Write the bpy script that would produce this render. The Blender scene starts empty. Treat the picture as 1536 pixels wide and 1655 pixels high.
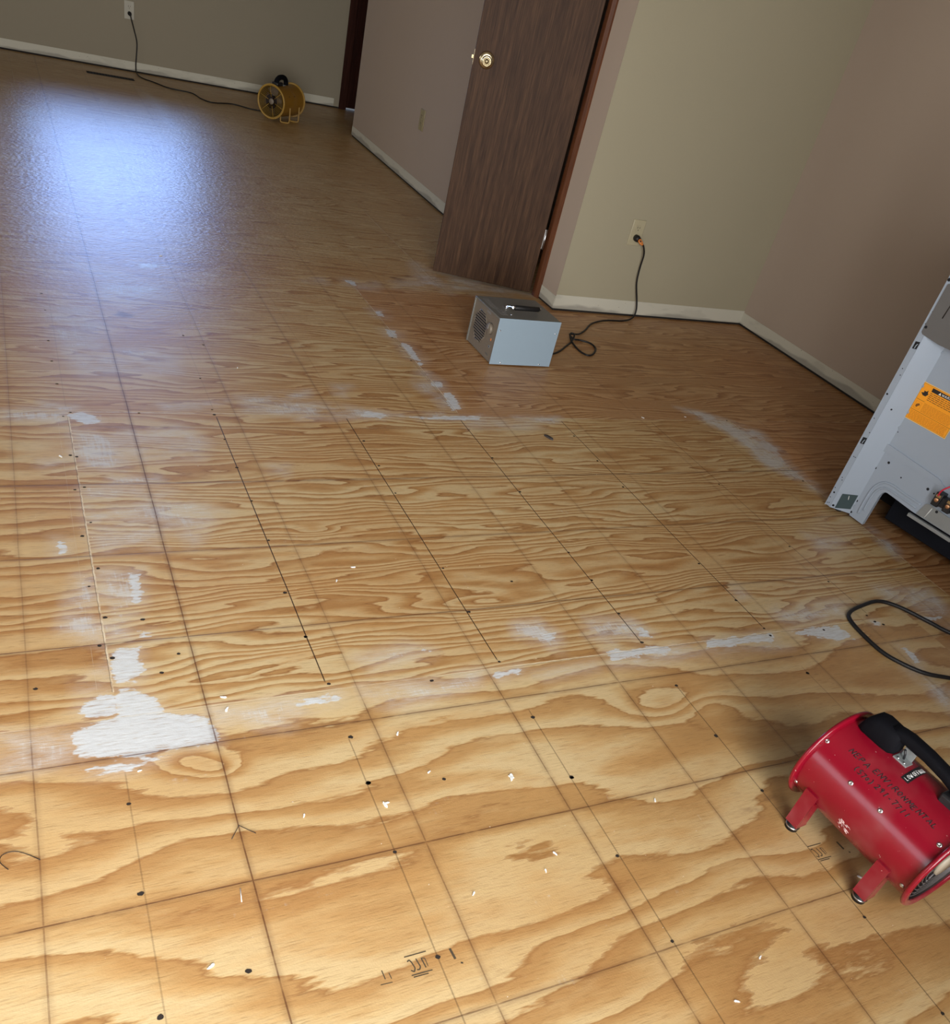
import bpy, bmesh, math, random
import numpy as np
from mathutils import Vector, Matrix
random.seed(7)
sc = bpy.context.scene
COL = sc.collection
PI = math.pi
R_ = math.radians
YB = -3.5            # wall behind the camera

# ------------------------------------------------------------------ camera
cam_d = bpy.data.cameras.new('camera'); cam = bpy.data.objects.new('camera', cam_d); COL.objects.link(cam)
sc.camera = cam
cam_d.sensor_fit = 'VERTICAL'; cam_d.sensor_height = 24.0
cam_d.lens = 1387.9686 * 24.0 / 1655.0
cam_d.shift_x = (768.0 - 747.906) / 1655.0
cam_d.shift_y = (983.987 - 827.5) / 1655.0
cam_d.clip_start = 0.02; cam_d.clip_end = 60
cr = Vector((0.89606679, -0.38843635, 0.21489886))
cd = Vector((-0.08451564, -0.6245159, -0.77642578))
cf = Vector((0.43579975, 0.67756704, -0.59243691))
m = Matrix(((cr.x, -cd.x, -cf.x), (cr.y, -cd.y, -cf.y), (cr.z, -cd.z, -cf.z))).to_4x4()
m.translation = Vector((0.34586, -2.62501, 1.23318))
cam.matrix_world = m

# ------------------------------------------------------------------ world, lights, exposure
w = bpy.data.worlds.new('world'); sc.world = w; w.use_nodes = True
bg = w.node_tree.nodes['Background']
bg.inputs[0].default_value = (0.62, 0.78, 1.0, 1); bg.inputs[1].default_value = 0.5
sc.view_settings.view_transform = 'Standard'; sc.view_settings.look = 'None'
sc.view_settings.gamma = 1.0; sc.view_settings.exposure = 0.27
sc.view_settings.use_curve_mapping = False

def area(name, loc, rot, sx, sy, power, color, spread=180):
    l = bpy.data.lights.new(name, 'AREA'); l.shape = 'RECTANGLE'; l.size = sx; l.size_y = sy
    l.energy = power; l.color = color; l.spread = R_(spread)
    o = bpy.data.objects.new(name, l); COL.objects.link(o); o.location = loc; o.rotation_euler = rot
    return o
# daylight through the glazed doors behind the camera, and through the window in the far wall
area('daylight_patio', (0.2, YB-.22, 1.08), (R_(71), 0, 0), 2.3, 2.0, 138, (1.0, 0.995, 0.985), 140)
area('daylight_far', (1.16, 5.52, 1.02), (R_(-76), 0, 0), 1.3, .9, 7.5, (0.27, 0.47, 1.0), 60)
area('daylight_side', (-2.45, -1.55, .63), (0, R_(-90), 0), 1.14, 1.9, 19, (0.88, 0.94, 1.0))
area('daylight_living', (-2.45, 2.25, 1.40), (0, R_(-78), 0), 1.0, 1.4, 25, (1.0, 0.97, 0.92))

# ------------------------------------------------------------------ node helpers
def srgb(r, g, b):
    f = lambda c: (c/255/12.92) if c/255 <= .04045 else ((c/255+.055)/1.055)**2.4
    return (f(r), f(g), f(b), 1)
class NT:
    def __init__(s, name):
        s.m = bpy.data.materials.new(name); s.m.use_nodes = True
        s.t = s.m.node_tree; s.b = s.t.nodes['Principled BSDF']; s._c = None
    def n(s, ty, **kw):
        x = s.t.nodes.new(ty)
        for k, v in kw.items(): setattr(x, k, v)
        return x
    def put(s, sock, v):
        if isinstance(v, bpy.types.NodeSocket): s.t.links.new(v, sock)
        else: sock.default_value = v
    def math(s, op, a, b=None, c=None, clamp=False):
        x = s.n('ShaderNodeMath', operation=op, use_clamp=clamp)
        for i, v in enumerate((a, b, c)):
            if v is not None: s.put(x.inputs[i], v)
        return x.outputs[0]
    def obj(s):
        if s._c is None: s._c = s.n('ShaderNodeTexCoord').outputs['Object']
        return s._c
    def xyz(s, v=None):
        x = s.n('ShaderNodeSeparateXYZ'); s.put(x.inputs[0], v or s.obj()); return x.outputs
    def comb(s, a, b, c=0.0):
        x = s.n('ShaderNodeCombineXYZ')
        for i, v in enumerate((a, b, c)): s.put(x.inputs[i], v)
        return x.outputs[0]
    def scale(s, v, k):
        x = s.n('ShaderNodeVectorMath', operation='MULTIPLY'); s.put(x.inputs[0], v); x.inputs[1].default_value = k
        return x.outputs[0]
    def noise(s, v, sc=1.0, det=2.0, rough=.5, out=0):
        x = s.n('ShaderNodeTexNoise'); s.put(x.inputs['Vector'], v or s.obj())
        x.inputs['Scale'].default_value = sc; x.inputs['Detail'].default_value = det; x.inputs['Roughness'].default_value = rough
        return x.outputs[out]
    def ramp(s, f, stops, interp='LINEAR'):
        x = s.n('ShaderNodeValToRGB'); cr_ = x.color_ramp; cr_.interpolation = interp
        while len(cr_.elements) > 1: cr_.elements.remove(cr_.elements[-1])
        cr_.elements[0].position = stops[0][0]; cr_.elements[0].color = stops[0][1]
        for p, c in stops[1:]:
            e = cr_.elements.new(p); e.color = c
        s.put(x.inputs[0], f); return x.outputs[0]
    def mix(s, f, a, b, mode='MIX'):
        x = s.n('ShaderNodeMix', data_type='RGBA', blend_type=mode)
        s.put(x.inputs[0], f); s.put(x.inputs[6], a); s.put(x.inputs[7], b); return x.outputs[2]
    def sstep(s, v, lo, hi, a=0.0, b=1.0):
        x = s.n('ShaderNodeMapRange', interpolation_type='SMOOTHSTEP'); s.put(x.inputs[0], v)
        s.put(x.inputs[1], lo); s.put(x.inputs[2], hi); s.put(x.inputs[3], a); s.put(x.inputs[4], b); return x.outputs[0]
    def attr(s, name):
        return s.n('ShaderNodeAttribute', attribute_name=name).outputs['Fac']
    def bump(s, h, strength=.2, dist=.002):
        x = s.n('ShaderNodeBump'); x.inputs['Strength'].default_value = strength; x.inputs['Distance'].default_value = dist
        s.put(x.inputs['Height'], h); s.t.links.new(x.outputs[0], s.b.inputs['Normal'])
    def base(s, c): s.put(s.b.inputs['Base Color'], c)
    def rough(s, v): s.put(s.b.inputs['Roughness'], v)

def simple(name, col, rough=.5, metal=0.0, var=.06, nscale=30, bump=0.0, spec=None):
    t = NT(name)
    f = t.noise(None, nscale, 3)
    k0 = tuple(c*(1-var) for c in col[:3])+(1,); k1 = tuple(min(1, c*(1+var)) for c in col[:3])+(1,)
    t.base(t.mix(f, k0, k1)); t.rough(rough); t.b.inputs['Metallic'].default_value = metal
    if spec is not None: t.b.inputs['Specular IOR Level'].default_value = spec
    if bump: t.bump(t.noise(None, nscale*6, 2), bump, .001)
    return t.m

def wall_mat(name, col):
    t = NT(name)
    f = t.noise(None, 1.3, 3); g = t.noise(None, 9, 4)
    a = t.mix(f, tuple(c*.95 for c in col[:3])+(1,), tuple(c*1.04 for c in col[:3])+(1,))
    a = t.mix(t.sstep(g, .66, .8, 0, .12), a, tuple(c*.8 for c in col[:3])+(1,))
    t.base(a); t.rough(.8); t.b.inputs['Specular IOR Level'].default_value = .2; t.bump(t.noise(None, 260, 3), .12, .0006)
    return t.m

def strip_mat(name, col, patch):
    # bare drywall strip left where the baseboard was: joint compound, scuffs and nail dents
    t = NT(name); x, y, z = t.xyz()
    along = t.comb(x, y, t.math('MULTIPLY', z, 3.0))
    f = t.noise(along, 6, 4); g = t.noise(along, 3.1, 3); h = t.noise(along, 45, 2)
    low = t.sstep(t.math('ADD', z, t.math('MULTIPLY', g, -.09)), -.025, -.012, 1, 0)
    a = t.mix(t.math('MULTIPLY', low, .9), col, patch)
    a = t.mix(t.sstep(f, .56, .66, 0, .35), a, tuple(c*.72 for c in col[:3])+(1,))
    a = t.mix(t.sstep(h, .73, .77, 0, .8), a, (.05, .045, .04, 1))
    t.base(a); t.rough(.85); return t.m

def dark_wood(name, c0, c1, axis='z', rough=.42, f=1.0, spec=.4):
    t = NT(name); x, y, z = t.xyz()
    v = t.comb(t.math('MULTIPLY', x, 60*f), t.math('MULTIPLY', y, 60*f), t.math('MULTIPLY', z, 3.0*f)) if axis == 'z' else \
        t.comb(t.math('MULTIPLY', x, 3*f), t.math('MULTIPLY', y, 60*f), t.math('MULTIPLY', z, 60*f))
    n1 = t.noise(v, 1.0, 3, .6); n2 = t.noise(v, 4.0, 2, .6)
    k = t.math('ADD', t.math('MULTIPLY', n1, .65), t.math('MULTIPLY', n2, .35))
    t.base(t.ramp(k, [(.30, c0), (.52, tuple((a+b)/2 for a, b in zip(c0, c1))), (.68, c1)]))
    t.rough(rough); t.b.inputs['Specular IOR Level'].default_value = spec; t.bump(n2, .08, .0006); return t.m

M = {}
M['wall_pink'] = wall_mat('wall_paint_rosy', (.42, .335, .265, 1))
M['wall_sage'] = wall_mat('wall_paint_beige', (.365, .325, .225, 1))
M['wall_sage_dim'] = wall_mat('wall_paint_beige_dimmed', (.285, .248, .180, 1))  # beige wall paint darkened: the far wall's dimness is put into the colour
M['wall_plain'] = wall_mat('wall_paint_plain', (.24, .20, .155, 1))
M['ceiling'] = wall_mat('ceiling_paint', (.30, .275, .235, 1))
M['strip'] = strip_mat('bare_drywall', (.54, .515, .42, 1), (.31, .29, .24, 1))
M['gap'] = simple('gap_dark', (.012, .009, .007, 1), .9)
M['door'] = dark_wood('door_veneer', (.024, .0098, .0045, 1), (.092, .045, .021, 1), rough=.55, spec=.16)
M['casing'] = dark_wood('casing_wood', (.060, .018, .007, 1), (.165, .056, .020, 1), rough=.4)
M['casing_dark'] = dark_wood('casing_dark_wood', (.022, .007, .005, 1), (.055, .017, .011, 1), rough=.6, spec=.1)
M['brass'] = simple('polished_brass', (.70, .58, .36, 1), .24, 1.0, .03)
M['brass_dull'] = simple('knob_face', (.36, .29, .17, 1), .42, 1.0, .05)
M['steel'] = simple('steel', (.62, .62, .62, 1), .28, 1.0, .05)
M['chrome'] = simple('chrome', (.80, .81, .84, 1), .10, 1.0, .02)
M['ivory'] = simple('ivory_plastic', (.42, .37, .24, 1), .38)
M['ivory_pale'] = simple('pale_plastic', (.40, .37, .29, 1), .45)
M['almond'] = simple('almond_plastic', (.33, .275, .15, 1), .4)
M['black'] = simple('black_plastic', (.012, .012, .014, 1), .42, bump=.06)
M['rubber'] = simple('black_rubber', (.009, .008, .008, 1), .5, spec=.35)
M['foam'] = simple('black_foam_grip', (.003, .003, .0048, 1), .8, nscale=90, bump=.2, spec=.12)
M['orange_tag'] = simple('orange_collar', (.75, .24, .05, 1), .5)
M['void'] = simple('void_black', (.006, .006, .008, 1), .8)
M['vinyl'] = simple('vinyl_frame', (.75, .75, .73, 1), .4)

def glass():
    t = NT('window_glass'); nt = t.t
    tr = t.n('ShaderNodeBsdfTransparent'); gl = t.n('ShaderNodeBsdfGlossy'); gl.inputs['Roughness'].default_value = .02
    fr = t.n('ShaderNodeFresnel'); fr.inputs[0].default_value = 1.45
    mx = t.n('ShaderNodeMixShader'); nt.links.new(fr.outputs[0], mx.inputs[0]); nt.links.new(tr.outputs[0], mx.inputs[1]); nt.links.new(gl.outputs[0], mx.inputs[2])
    nt.links.new(mx.outputs[0], nt.nodes['Material Output'].inputs['Surface']); return t.m
M['glass'] = glass()

# ------------------------------------------------------------------ mesh helpers
class MB:
    def __init__(s): s.b = bmesh.new(); s.mats = []
    def mi(s, mat):
        if mat is None: return 0
        if mat not in s.mats: s.mats.append(mat)
        return s.mats.index(mat)
    def face(s, pts, mat=None, smooth=False):
        vs = [s.b.verts.new(p) for p in pts]
        try:
            f = s.b.faces.new(vs); f.material_index = s.mi(mat); f.smooth = smooth; return f
        except ValueError: return None
    def box(s, a, b, mat=None, bev=0.0, tf=None):
        x0, y0, z0 = [min(p, q) for p, q in zip(a, b)]; x1, y1, z1 = [max(p, q) for p, q in zip(a, b)]
        c = [(x0,y0,z0),(x1,y0,z0),(x1,y1,z0),(x0,y1,z0),(x0,y0,z1),(x1,y0,z1),(x1,y1,z1),(x0,y1,z1)]
        vs = [s.b.verts.new(tf @ Vector(p) if tf else p) for p in c]
        k = s.mi(mat); fs = []
        for q in ((3,2,1,0),(4,5,6,7),(0,1,5,4),(1,2,6,5),(2,3,7,6),(3,0,4,7)):
            f = s.b.faces.new([vs[i] for i in q]); f.material_index = k; fs.append(f)
        if bev > 0:
            es = list({e for f in fs for e in f.edges})
            r = bmesh.ops.bevel(s.b, geom=es, offset=bev, segments=2, affect='EDGES', profile=.5)
            for f in r['faces']: f.material_index = k; f.smooth = True
        return s
    def prism(s, poly, axis, a, b, mat=None, tf=None):
        # poly: 2D outline; axis 'x','y','z' is the extrusion axis
        def P(p, h):
            v = {'z': (p[0], p[1], h), 'y': (p[0], h, p[1]), 'x': (h, p[0], p[1])}[axis]
            return tf @ Vector(v) if tf else Vector(v)
        lo = [s.b.verts.new(P(p, a)) for p in poly]; hi = [s.b.verts.new(P(p, b)) for p in poly]
        k = s.mi(mat); n = len(poly); fs = []
        fs.append(s.b.faces.new(lo[::-1])); fs.append(s.b.faces.new(hi))
        for i in range(n): fs.append(s.b.faces.new((lo[i], lo[(i+1) % n], hi[(i+1) % n], hi[i])))
        for f in fs: f.material_index = k
        return s
    def tube(s, path, r, seg=8, mat=None, closed=False, caps=True, flat=1.0):
        P = [Vector(p) for p in path]; n = len(P); k = s.mi(mat); rings = []; up = None
        for i in range(n):
            if closed: t = P[(i+1) % n]-P[i-1]
            else: t = P[min(i+1, n-1)]-P[max(i-1, 0)]
            t = t.normalized() if t.length > 1e-9 else Vector((0, 0, 1))
            if up is None:
                up = Vector((0, 0, 1)) if abs(t.z) < .9 else Vector((1, 0, 0))
            sd = t.cross(up)
            if sd.length < 1e-6: sd = t.orthogonal()
            sd.normalize(); up = sd.cross(t).normalized()
            rr = r[i] if isinstance(r, (list, tuple)) else r
            rings.append([s.b.verts.new(P[i] + (math.cos(2*PI*j/seg)*sd + flat*math.sin(2*PI*j/seg)*up)*rr) for j in range(seg)])
        for i in range(n if closed else n-1):
            A, B = rings[i], rings[(i+1) % n]
            for j in range(seg):
                f = s.b.faces.new((A[j], A[(j+1) % seg], B[(j+1) % seg], B[j])); f.smooth = True; f.material_index = k
        if caps and not closed:
            f = s.b.faces.new(rings[0][::-1]); f.material_index = k
            f = s.b.faces.new(rings[-1]); f.material_index = k
        return s
    def lathe(s, prof, org, ax, seg=32, mat=None, smooth=True, close=False):
        # prof: (distance along ax, radius)
        ax = Vector(ax).normalized(); u = ax.orthogonal().normalized(); v = ax.cross(u); org = Vector(org); k = s.mi(mat); rings = []
        for d, r in prof:
            if r < 1e-7: rings.append([s.b.verts.new(org+ax*d)])
            else: rings.append([s.b.verts.new(org+ax*d+(u*math.cos(2*PI*j/seg)+v*math.sin(2*PI*j/seg))*r) for j in range(seg)])
        pairs = list(zip(rings[:-1], rings[1:]))
        if close: pairs.append((rings[-1], rings[0]))
        for A, B in pairs:
            for j in range(seg):
                j2 = (j+1) % seg
                if len(A) == 1 and len(B) == 1: continue
                q = (A[0], B[j2], B[j]) if len(A) == 1 else (A[j], A[j2], B[0]) if len(B) == 1 else (A[j], A[j2], B[j2], B[j])
                f = s.b.faces.new(q); f.smooth = smooth; f.material_index = k
        return s
    def disc(s, c, nrm, r, seg=12, mat=None, jit=0.0):
        n = Vector(nrm).normalized(); u = n.orthogonal().normalized(); v = n.cross(u); c = Vector(c)
        s.face([c+(u*math.cos(2*PI*i/seg)+v*math.sin(2*PI*i/seg))*r*(1+random.uniform(-jit, jit)) for i in range(seg)], mat)
        return s
    def build(s, name, mat=None, parent=None, recalc=True, loc=None):
        if recalc: bmesh.ops.recalc_face_normals(s.b, faces=s.b.faces[:])
        me = bpy.data.meshes.new(name); s.b.to_mesh(me); s.b.free()
        mats = s.mats if s.mats else [mat]
        for q in mats: me.materials.append(q)
        o = bpy.data.objects.new(name, me); COL.objects.link(o)
        if parent is not None: o.parent = parent
        if loc is not None: o.location = loc
        return o
def tag(o, label=None, cat=None, group=None, kind=None):
    for k, v in (('label', label), ('category', cat), ('group', group), ('kind', kind)):
        if v: o[k] = v
    return o
def struct(name, mb, mat=None, parent=None, loc=None):
    o = mb.build(name, mat, parent, loc=loc)
    if parent is None: o['kind'] = 'structure'
    return o
def thing(name, label, cat, loc=(0, 0, 0), rz=0.0, group=None):
    o = bpy.data.objects.new(name, None); COL.objects.link(o); o.location = loc; o.rotation_euler = (0, 0, rz)
    o.empty_display_size = .05
    return tag(o, label, cat, group)
def smooth_path(pts, sub=8):
    P = [Vector(p) for p in pts]; out = []
    for i in range(len(P)-1):
        p0, p1, p2, p3 = P[max(i-1, 0)], P[i], P[i+1], P[min(i+2, len(P)-1)]
        for k in range(sub):
            t = k/sub
            out.append(.5*((2*p1)+(p2-p0)*t+(2*p0-5*p1+4*p2-p3)*t*t+(3*p1-p0-3*p2+p3)*t**3))
    out.append(P[-1]); return out

# surveyed marks on the floor, in metres
RESIDUE=[(1.0,[(0.446,-1.377),(0.462,-1.357),(0.477,-1.358),(0.497,-1.367),(0.52,-1.388),(0.528,-1.411),(0.532,-1.43),(0.56,-1.442),(0.598,-1.458),(0.61,-1.471),(0.61,-1.523),(0.547,-1.525),(0.498,-1.527),(0.43,-1.527),(0.395,-1.517),(0.37,-1.509),(0.372,-1.486),(0.371,-1.456),(0.382,-1.443),(0.399,-1.439),(0.448,-1.428),(0.45,-1.405)]),(0.85,[(0.382,-1.397),(0.419,-1.361),(0.444,-1.36),(0.448,-1.404),(0.448,-1.425),(0.397,-1.421)]),(0.5,[(0.257,-1.423),(0.307,-1.443),(0.349,-1.441),(0.385,-1.444),(0.375,-1.491),(0.369,-1.523),(0.303,-1.527),(0.255,-1.525)]),(0.75,[(0.39,-1.537),(0.43,-1.534),(0.476,-1.539),(0.538,-1.533),(0.509,-1.544),(0.447,-1.559),(0.392,-1.556),(0.371,-1.542)]),(0.58,[(0.613,-1.436),(0.674,-1.439),(0.81,-1.439),(0.799,-1.477),(0.758,-1.486),(0.747,-1.512),(0.71,-1.504),(0.667,-1.474),(0.614,-1.474)]),(0.55,[(0.391,-1.075),(0.413,-0.986),(0.45,-0.983),(0.45,-1.117),(0.445,-1.22),(0.37,-1.17),(0.386,-1.095)]),(0.52,[(0.451,-0.968),(0.547,-0.978),(0.535,-1.101),(0.498,-1.177),(0.501,-1.216),(0.452,-1.214),(0.452,-1.09)]),(0.78,[(0.516,-0.99),(0.547,-0.994),(0.533,-1.101),(0.514,-1.105)]),(0.9,[(0.516,-1.192),(0.547,-1.197),(0.545,-1.213),(0.518,-1.206)]),(0.85,[(0.468,-1.236),(0.51,-1.236),(0.505,-1.278),(0.515,-1.301),(0.494,-1.335),(0.453,-1.339),(0.45,-1.287)]),(0.8,[(0.376,-0.84),(0.404,-0.859),(0.401,-0.898),(0.383,-0.904)]),(0.42,[(0.391,-1.317),(0.449,-1.281),(0.445,-1.349),(0.392,-1.351)]),(0.4,[(0.455,-0.784),(0.633,-0.744),(0.609,-0.906),(0.449,-0.906)]),(0.46,[(0.651,-0.754),(0.769,-0.752),(0.674,-0.904),(0.644,-0.859)]),(0.6,[(0.282,-0.22),(0.351,-0.206),(0.447,-0.214),(0.441,-0.297),(0.377,-0.275),(0.281,-0.272)]),(0.6,[(0.39,-0.168),(0.474,-0.189),(0.451,-0.226),(0.391,-0.204)]),(0.8,[(0.45,-0.238),(0.492,-0.225),(0.525,-0.272),(0.523,-0.296),(0.481,-0.296),(0.453,-0.262)]),(0.52,[(0.448,-0.308),(0.51,-0.319),(0.552,-0.364),(0.578,-0.495),(0.562,-0.546),(0.457,-0.543),(0.447,-0.419)]),(0.36,[(0.5,-0.319),(0.744,-0.291),(0.81,-0.398),(0.764,-0.498),(0.607,-0.506),(0.519,-0.387)]),(0.7,[(0.529,-0.585),(0.637,-0.579),(0.644,-0.599),(0.531,-0.605)]),(0.6,[(0.514,-0.638),(0.581,-0.631),(0.578,-0.655),(0.516,-0.662)]),(0.4,[(0.45,-0.63),(0.526,-0.614),(0.649,-0.639),(0.782,-0.761),(0.657,-0.833),(0.446,-0.791)]),(0.5,[(0.706,-0.167),(0.914,-0.131),(0.888,-0.173),(0.713,-0.199)]),(0.46,[(0.945,-0.102),(1.192,-0.046),(1.141,-0.231),(0.932,-0.224)]),(0.5,[(0.367,-0.496),(0.413,-0.492),(0.411,-0.527),(0.369,-0.531)]),(0.5,[(0.947,-0.524),(0.993,-0.525),(0.979,-0.58),(0.942,-0.568)]),(0.55,[(0.577,0.969),(0.633,0.961),(0.683,0.888),(0.86,0.802),(0.845,0.697),(0.616,0.634),(0.618,0.872)]),(0.8,[(0.798,1.059),(0.888,1.048),(0.844,1.003),(0.798,1.003)]),(0.5,[(0.535,0.44),(0.6,0.468),(0.598,0.316),(0.524,0.307)]),(0.34,[(0.436,0.528),(0.563,0.551),(0.601,0.221),(0.817,0.246),(0.798,0.045),(0.501,0.007),(0.435,0.295)]),(0.5,[(1.13,-0.124),(1.263,-0.147),(1.436,-0.2),(1.622,-0.194),(1.604,-0.24),(1.41,-0.23),(1.198,-0.25),(1.096,-0.252)]),(0.9,[(1.344,-0.188),(1.423,-0.215),(1.378,-0.238),(1.308,-0.233)]),(0.8,[(1.473,-0.221),(1.761,-0.208),(1.737,-0.244),(1.494,-0.245)]),(0.95,[(1.684,-0.025),(1.723,-0.031),(1.705,-0.161),(1.661,-0.178)]),(0.75,[(1.673,0.05),(1.716,0.053),(1.703,0.001),(1.66,-0.001)]),(0.95,[(1.677,0.4),(1.712,0.375),(1.701,0.231),(1.672,0.246)]),(0.9,[(1.679,0.219),(1.706,0.222),(1.697,0.175),(1.674,0.182)]),(0.8,[(1.658,0.519),(1.706,0.516),(1.674,0.44),(1.654,0.457)]),(0.8,[(1.68,0.717),(1.715,0.712),(1.7,0.653),(1.67,0.66)]),(0.8,[(1.658,1.058),(1.7,1.067),(1.695,0.991),(1.662,1.009)]),(0.6,[(1.714,1.02),(1.798,1.051),(1.759,0.98),(1.701,0.98)]),(0.46,[(2.121,1.403),(2.152,1.309),(2.181,1.162),(2.156,0.998),(2.086,1.061),(1.893,1.02),(1.903,1.074),(2.05,1.16)]),(0.46,[(2.22,1.283),(2.419,1.187),(2.658,1.071),(2.287,0.998),(2.18,1.055)]),(0.7,[(1.482,1.006),(1.545,1.033),(1.514,0.989)]),(0.5,[(1.293,0.0),(1.352,-0.004),(1.304,-0.085),(1.276,-0.071)]),(0.42,[(1.677,0.192),(1.725,0.054),(1.684,-0.161),(1.635,-0.163),(1.592,0.011)]),(0.7,[(1.891,-0.217),(1.934,-0.216),(2.077,-0.212),(2.05,-0.245),(1.892,-0.248)]),(0.38,[(1.68,-0.208),(1.927,-0.248),(1.972,-0.293),(1.895,-0.309),(1.673,-0.297)]),(0.62,[(2.69,-0.112),(2.792,-0.143),(2.898,-0.227),(2.982,-0.31),(2.956,-0.502),(2.914,-0.562),(2.928,-0.65),(2.927,-0.707),(2.86,-0.69),(2.788,-0.588),(2.791,-0.439),(2.797,-0.328),(2.74,-0.213)]),(0.5,[(2.893,-0.677),(2.935,-0.817),(2.894,-0.828),(2.848,-0.704)]),(0.65,[(2.923,-0.972),(2.918,-1.117),(2.861,-1.169),(2.876,-1.018)]),(0.42,[(2.594,-0.995),(2.718,-1.04),(2.684,-1.095),(2.573,-1.096)]),(0.46,[(2.165,-1.338),(2.468,-1.332),(2.395,-1.406),(2.165,-1.409),(2.145,-1.371)]),(0.88,[(1.854,-1.424),(2.073,-1.429),(2.08,-1.447),(2.048,-1.459),(1.907,-1.46),(1.836,-1.457)]),(0.85,[(2.144,-1.432),(2.332,-1.429),(2.346,-1.496),(2.27,-1.493),(2.21,-1.467),(2.151,-1.449)]),(0.88,[(1.55,-1.419),(1.679,-1.417),(1.737,-1.433),(1.717,-1.453),(1.624,-1.453),(1.546,-1.454)]),(0.55,[(1.568,-1.298),(1.7,-1.317),(1.719,-1.376),(1.67,-1.392),(1.6,-1.366),(1.589,-1.395),(1.534,-1.356)]),(0.8,[(1.697,-1.341),(1.72,-1.384),(1.687,-1.395),(1.673,-1.369)]),(0.44,[(1.724,-1.424),(2.042,-1.466),(2.093,-1.49),(1.798,-1.481),(1.534,-1.474),(1.535,-1.453)]),(0.42,[(2.118,-1.221),(2.125,-1.269),(2.091,-1.283),(2.09,-1.246)]),(0.42,[(2.623,-1.294),(2.804,-1.303),(2.758,-1.417),(2.61,-1.357)]),(0.45,[(2.63,-1.313),(2.842,-1.32),(2.823,-1.426),(2.725,-1.508),(2.687,-1.408)]),(0.72,[(2.673,-1.44),(2.715,-1.445),(2.779,-1.437),(2.733,-1.476),(2.669,-1.461)]),(0.95,[(2.467,-1.542),(2.482,-1.56),(2.481,-1.61),(2.451,-1.614)]),(0.95,[(2.465,-1.432),(2.49,-1.441),(2.479,-1.461),(2.458,-1.453)]),(0.52,[(2.458,-1.63),(2.476,-1.718),(2.436,-1.751),(2.4,-1.686),(2.392,-1.633)]),(0.6,[(2.46,-1.618),(2.462,-1.729),(2.393,-1.787),(2.4,-1.654)]),(0.85,[(0.783,-1.444),(0.868,-1.438),(0.875,-1.452),(0.86,-1.464),(0.776,-1.469)]),(0.53,[(0.924,-1.433),(0.966,-1.431),(1.079,-1.441),(1.206,-1.429),(1.179,-1.466),(1.034,-1.504),(0.967,-1.497),(0.921,-1.47)]),(0.38,[(0.939,-1.343),(1.067,-1.314),(1.122,-1.345),(1.107,-1.371),(0.958,-1.387)]),(0.8,[(1.096,-1.333),(1.117,-1.344),(1.117,-1.358),(1.095,-1.348)]),(0.65,[(1.361,-1.291),(1.429,-1.284),(1.455,-1.336),(1.431,-1.402),(1.383,-1.372),(1.348,-1.328)]),(0.9,[(1.411,-1.33),(1.455,-1.336),(1.434,-1.364),(1.4,-1.351)]),(0.75,[(1.228,-1.44),(1.312,-1.433),(1.289,-1.458),(1.233,-1.462)]),(0.46,[(1.324,-1.464),(1.503,-1.451),(1.487,-1.478),(1.343,-1.481)]),(0.5,[(0.458,3.442),(0.551,3.51),(0.489,2.69),(0.469,2.779)]),(0.42,[(1.252,4.631),(1.352,4.394),(1.34,3.486),(1.273,3.632)])]
STAIN=[(0.9,[(0.629,0.499),(0.673,0.543),(0.736,0.508),(0.679,0.481)]),(0.5,[(1.611,-1.873),(1.74,-1.863),(1.704,-1.92),(1.624,-1.951),(1.465,-1.947),(1.49,-1.93)]),(0.45,[(1.614,-2.036),(1.655,-2.041),(1.645,-2.072),(1.6,-2.066)]),(0.6,[(1.899,1.179),(2.049,1.214),(1.976,1.077),(1.874,1.081)]),(0.4,[(1.68,-2.07),(1.701,-2.109),(1.649,-2.148),(1.645,-2.126)]),(0.5,[(0.429,-1.217),(0.54,-1.215),(0.538,-1.228),(0.431,-1.23)])]
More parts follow.
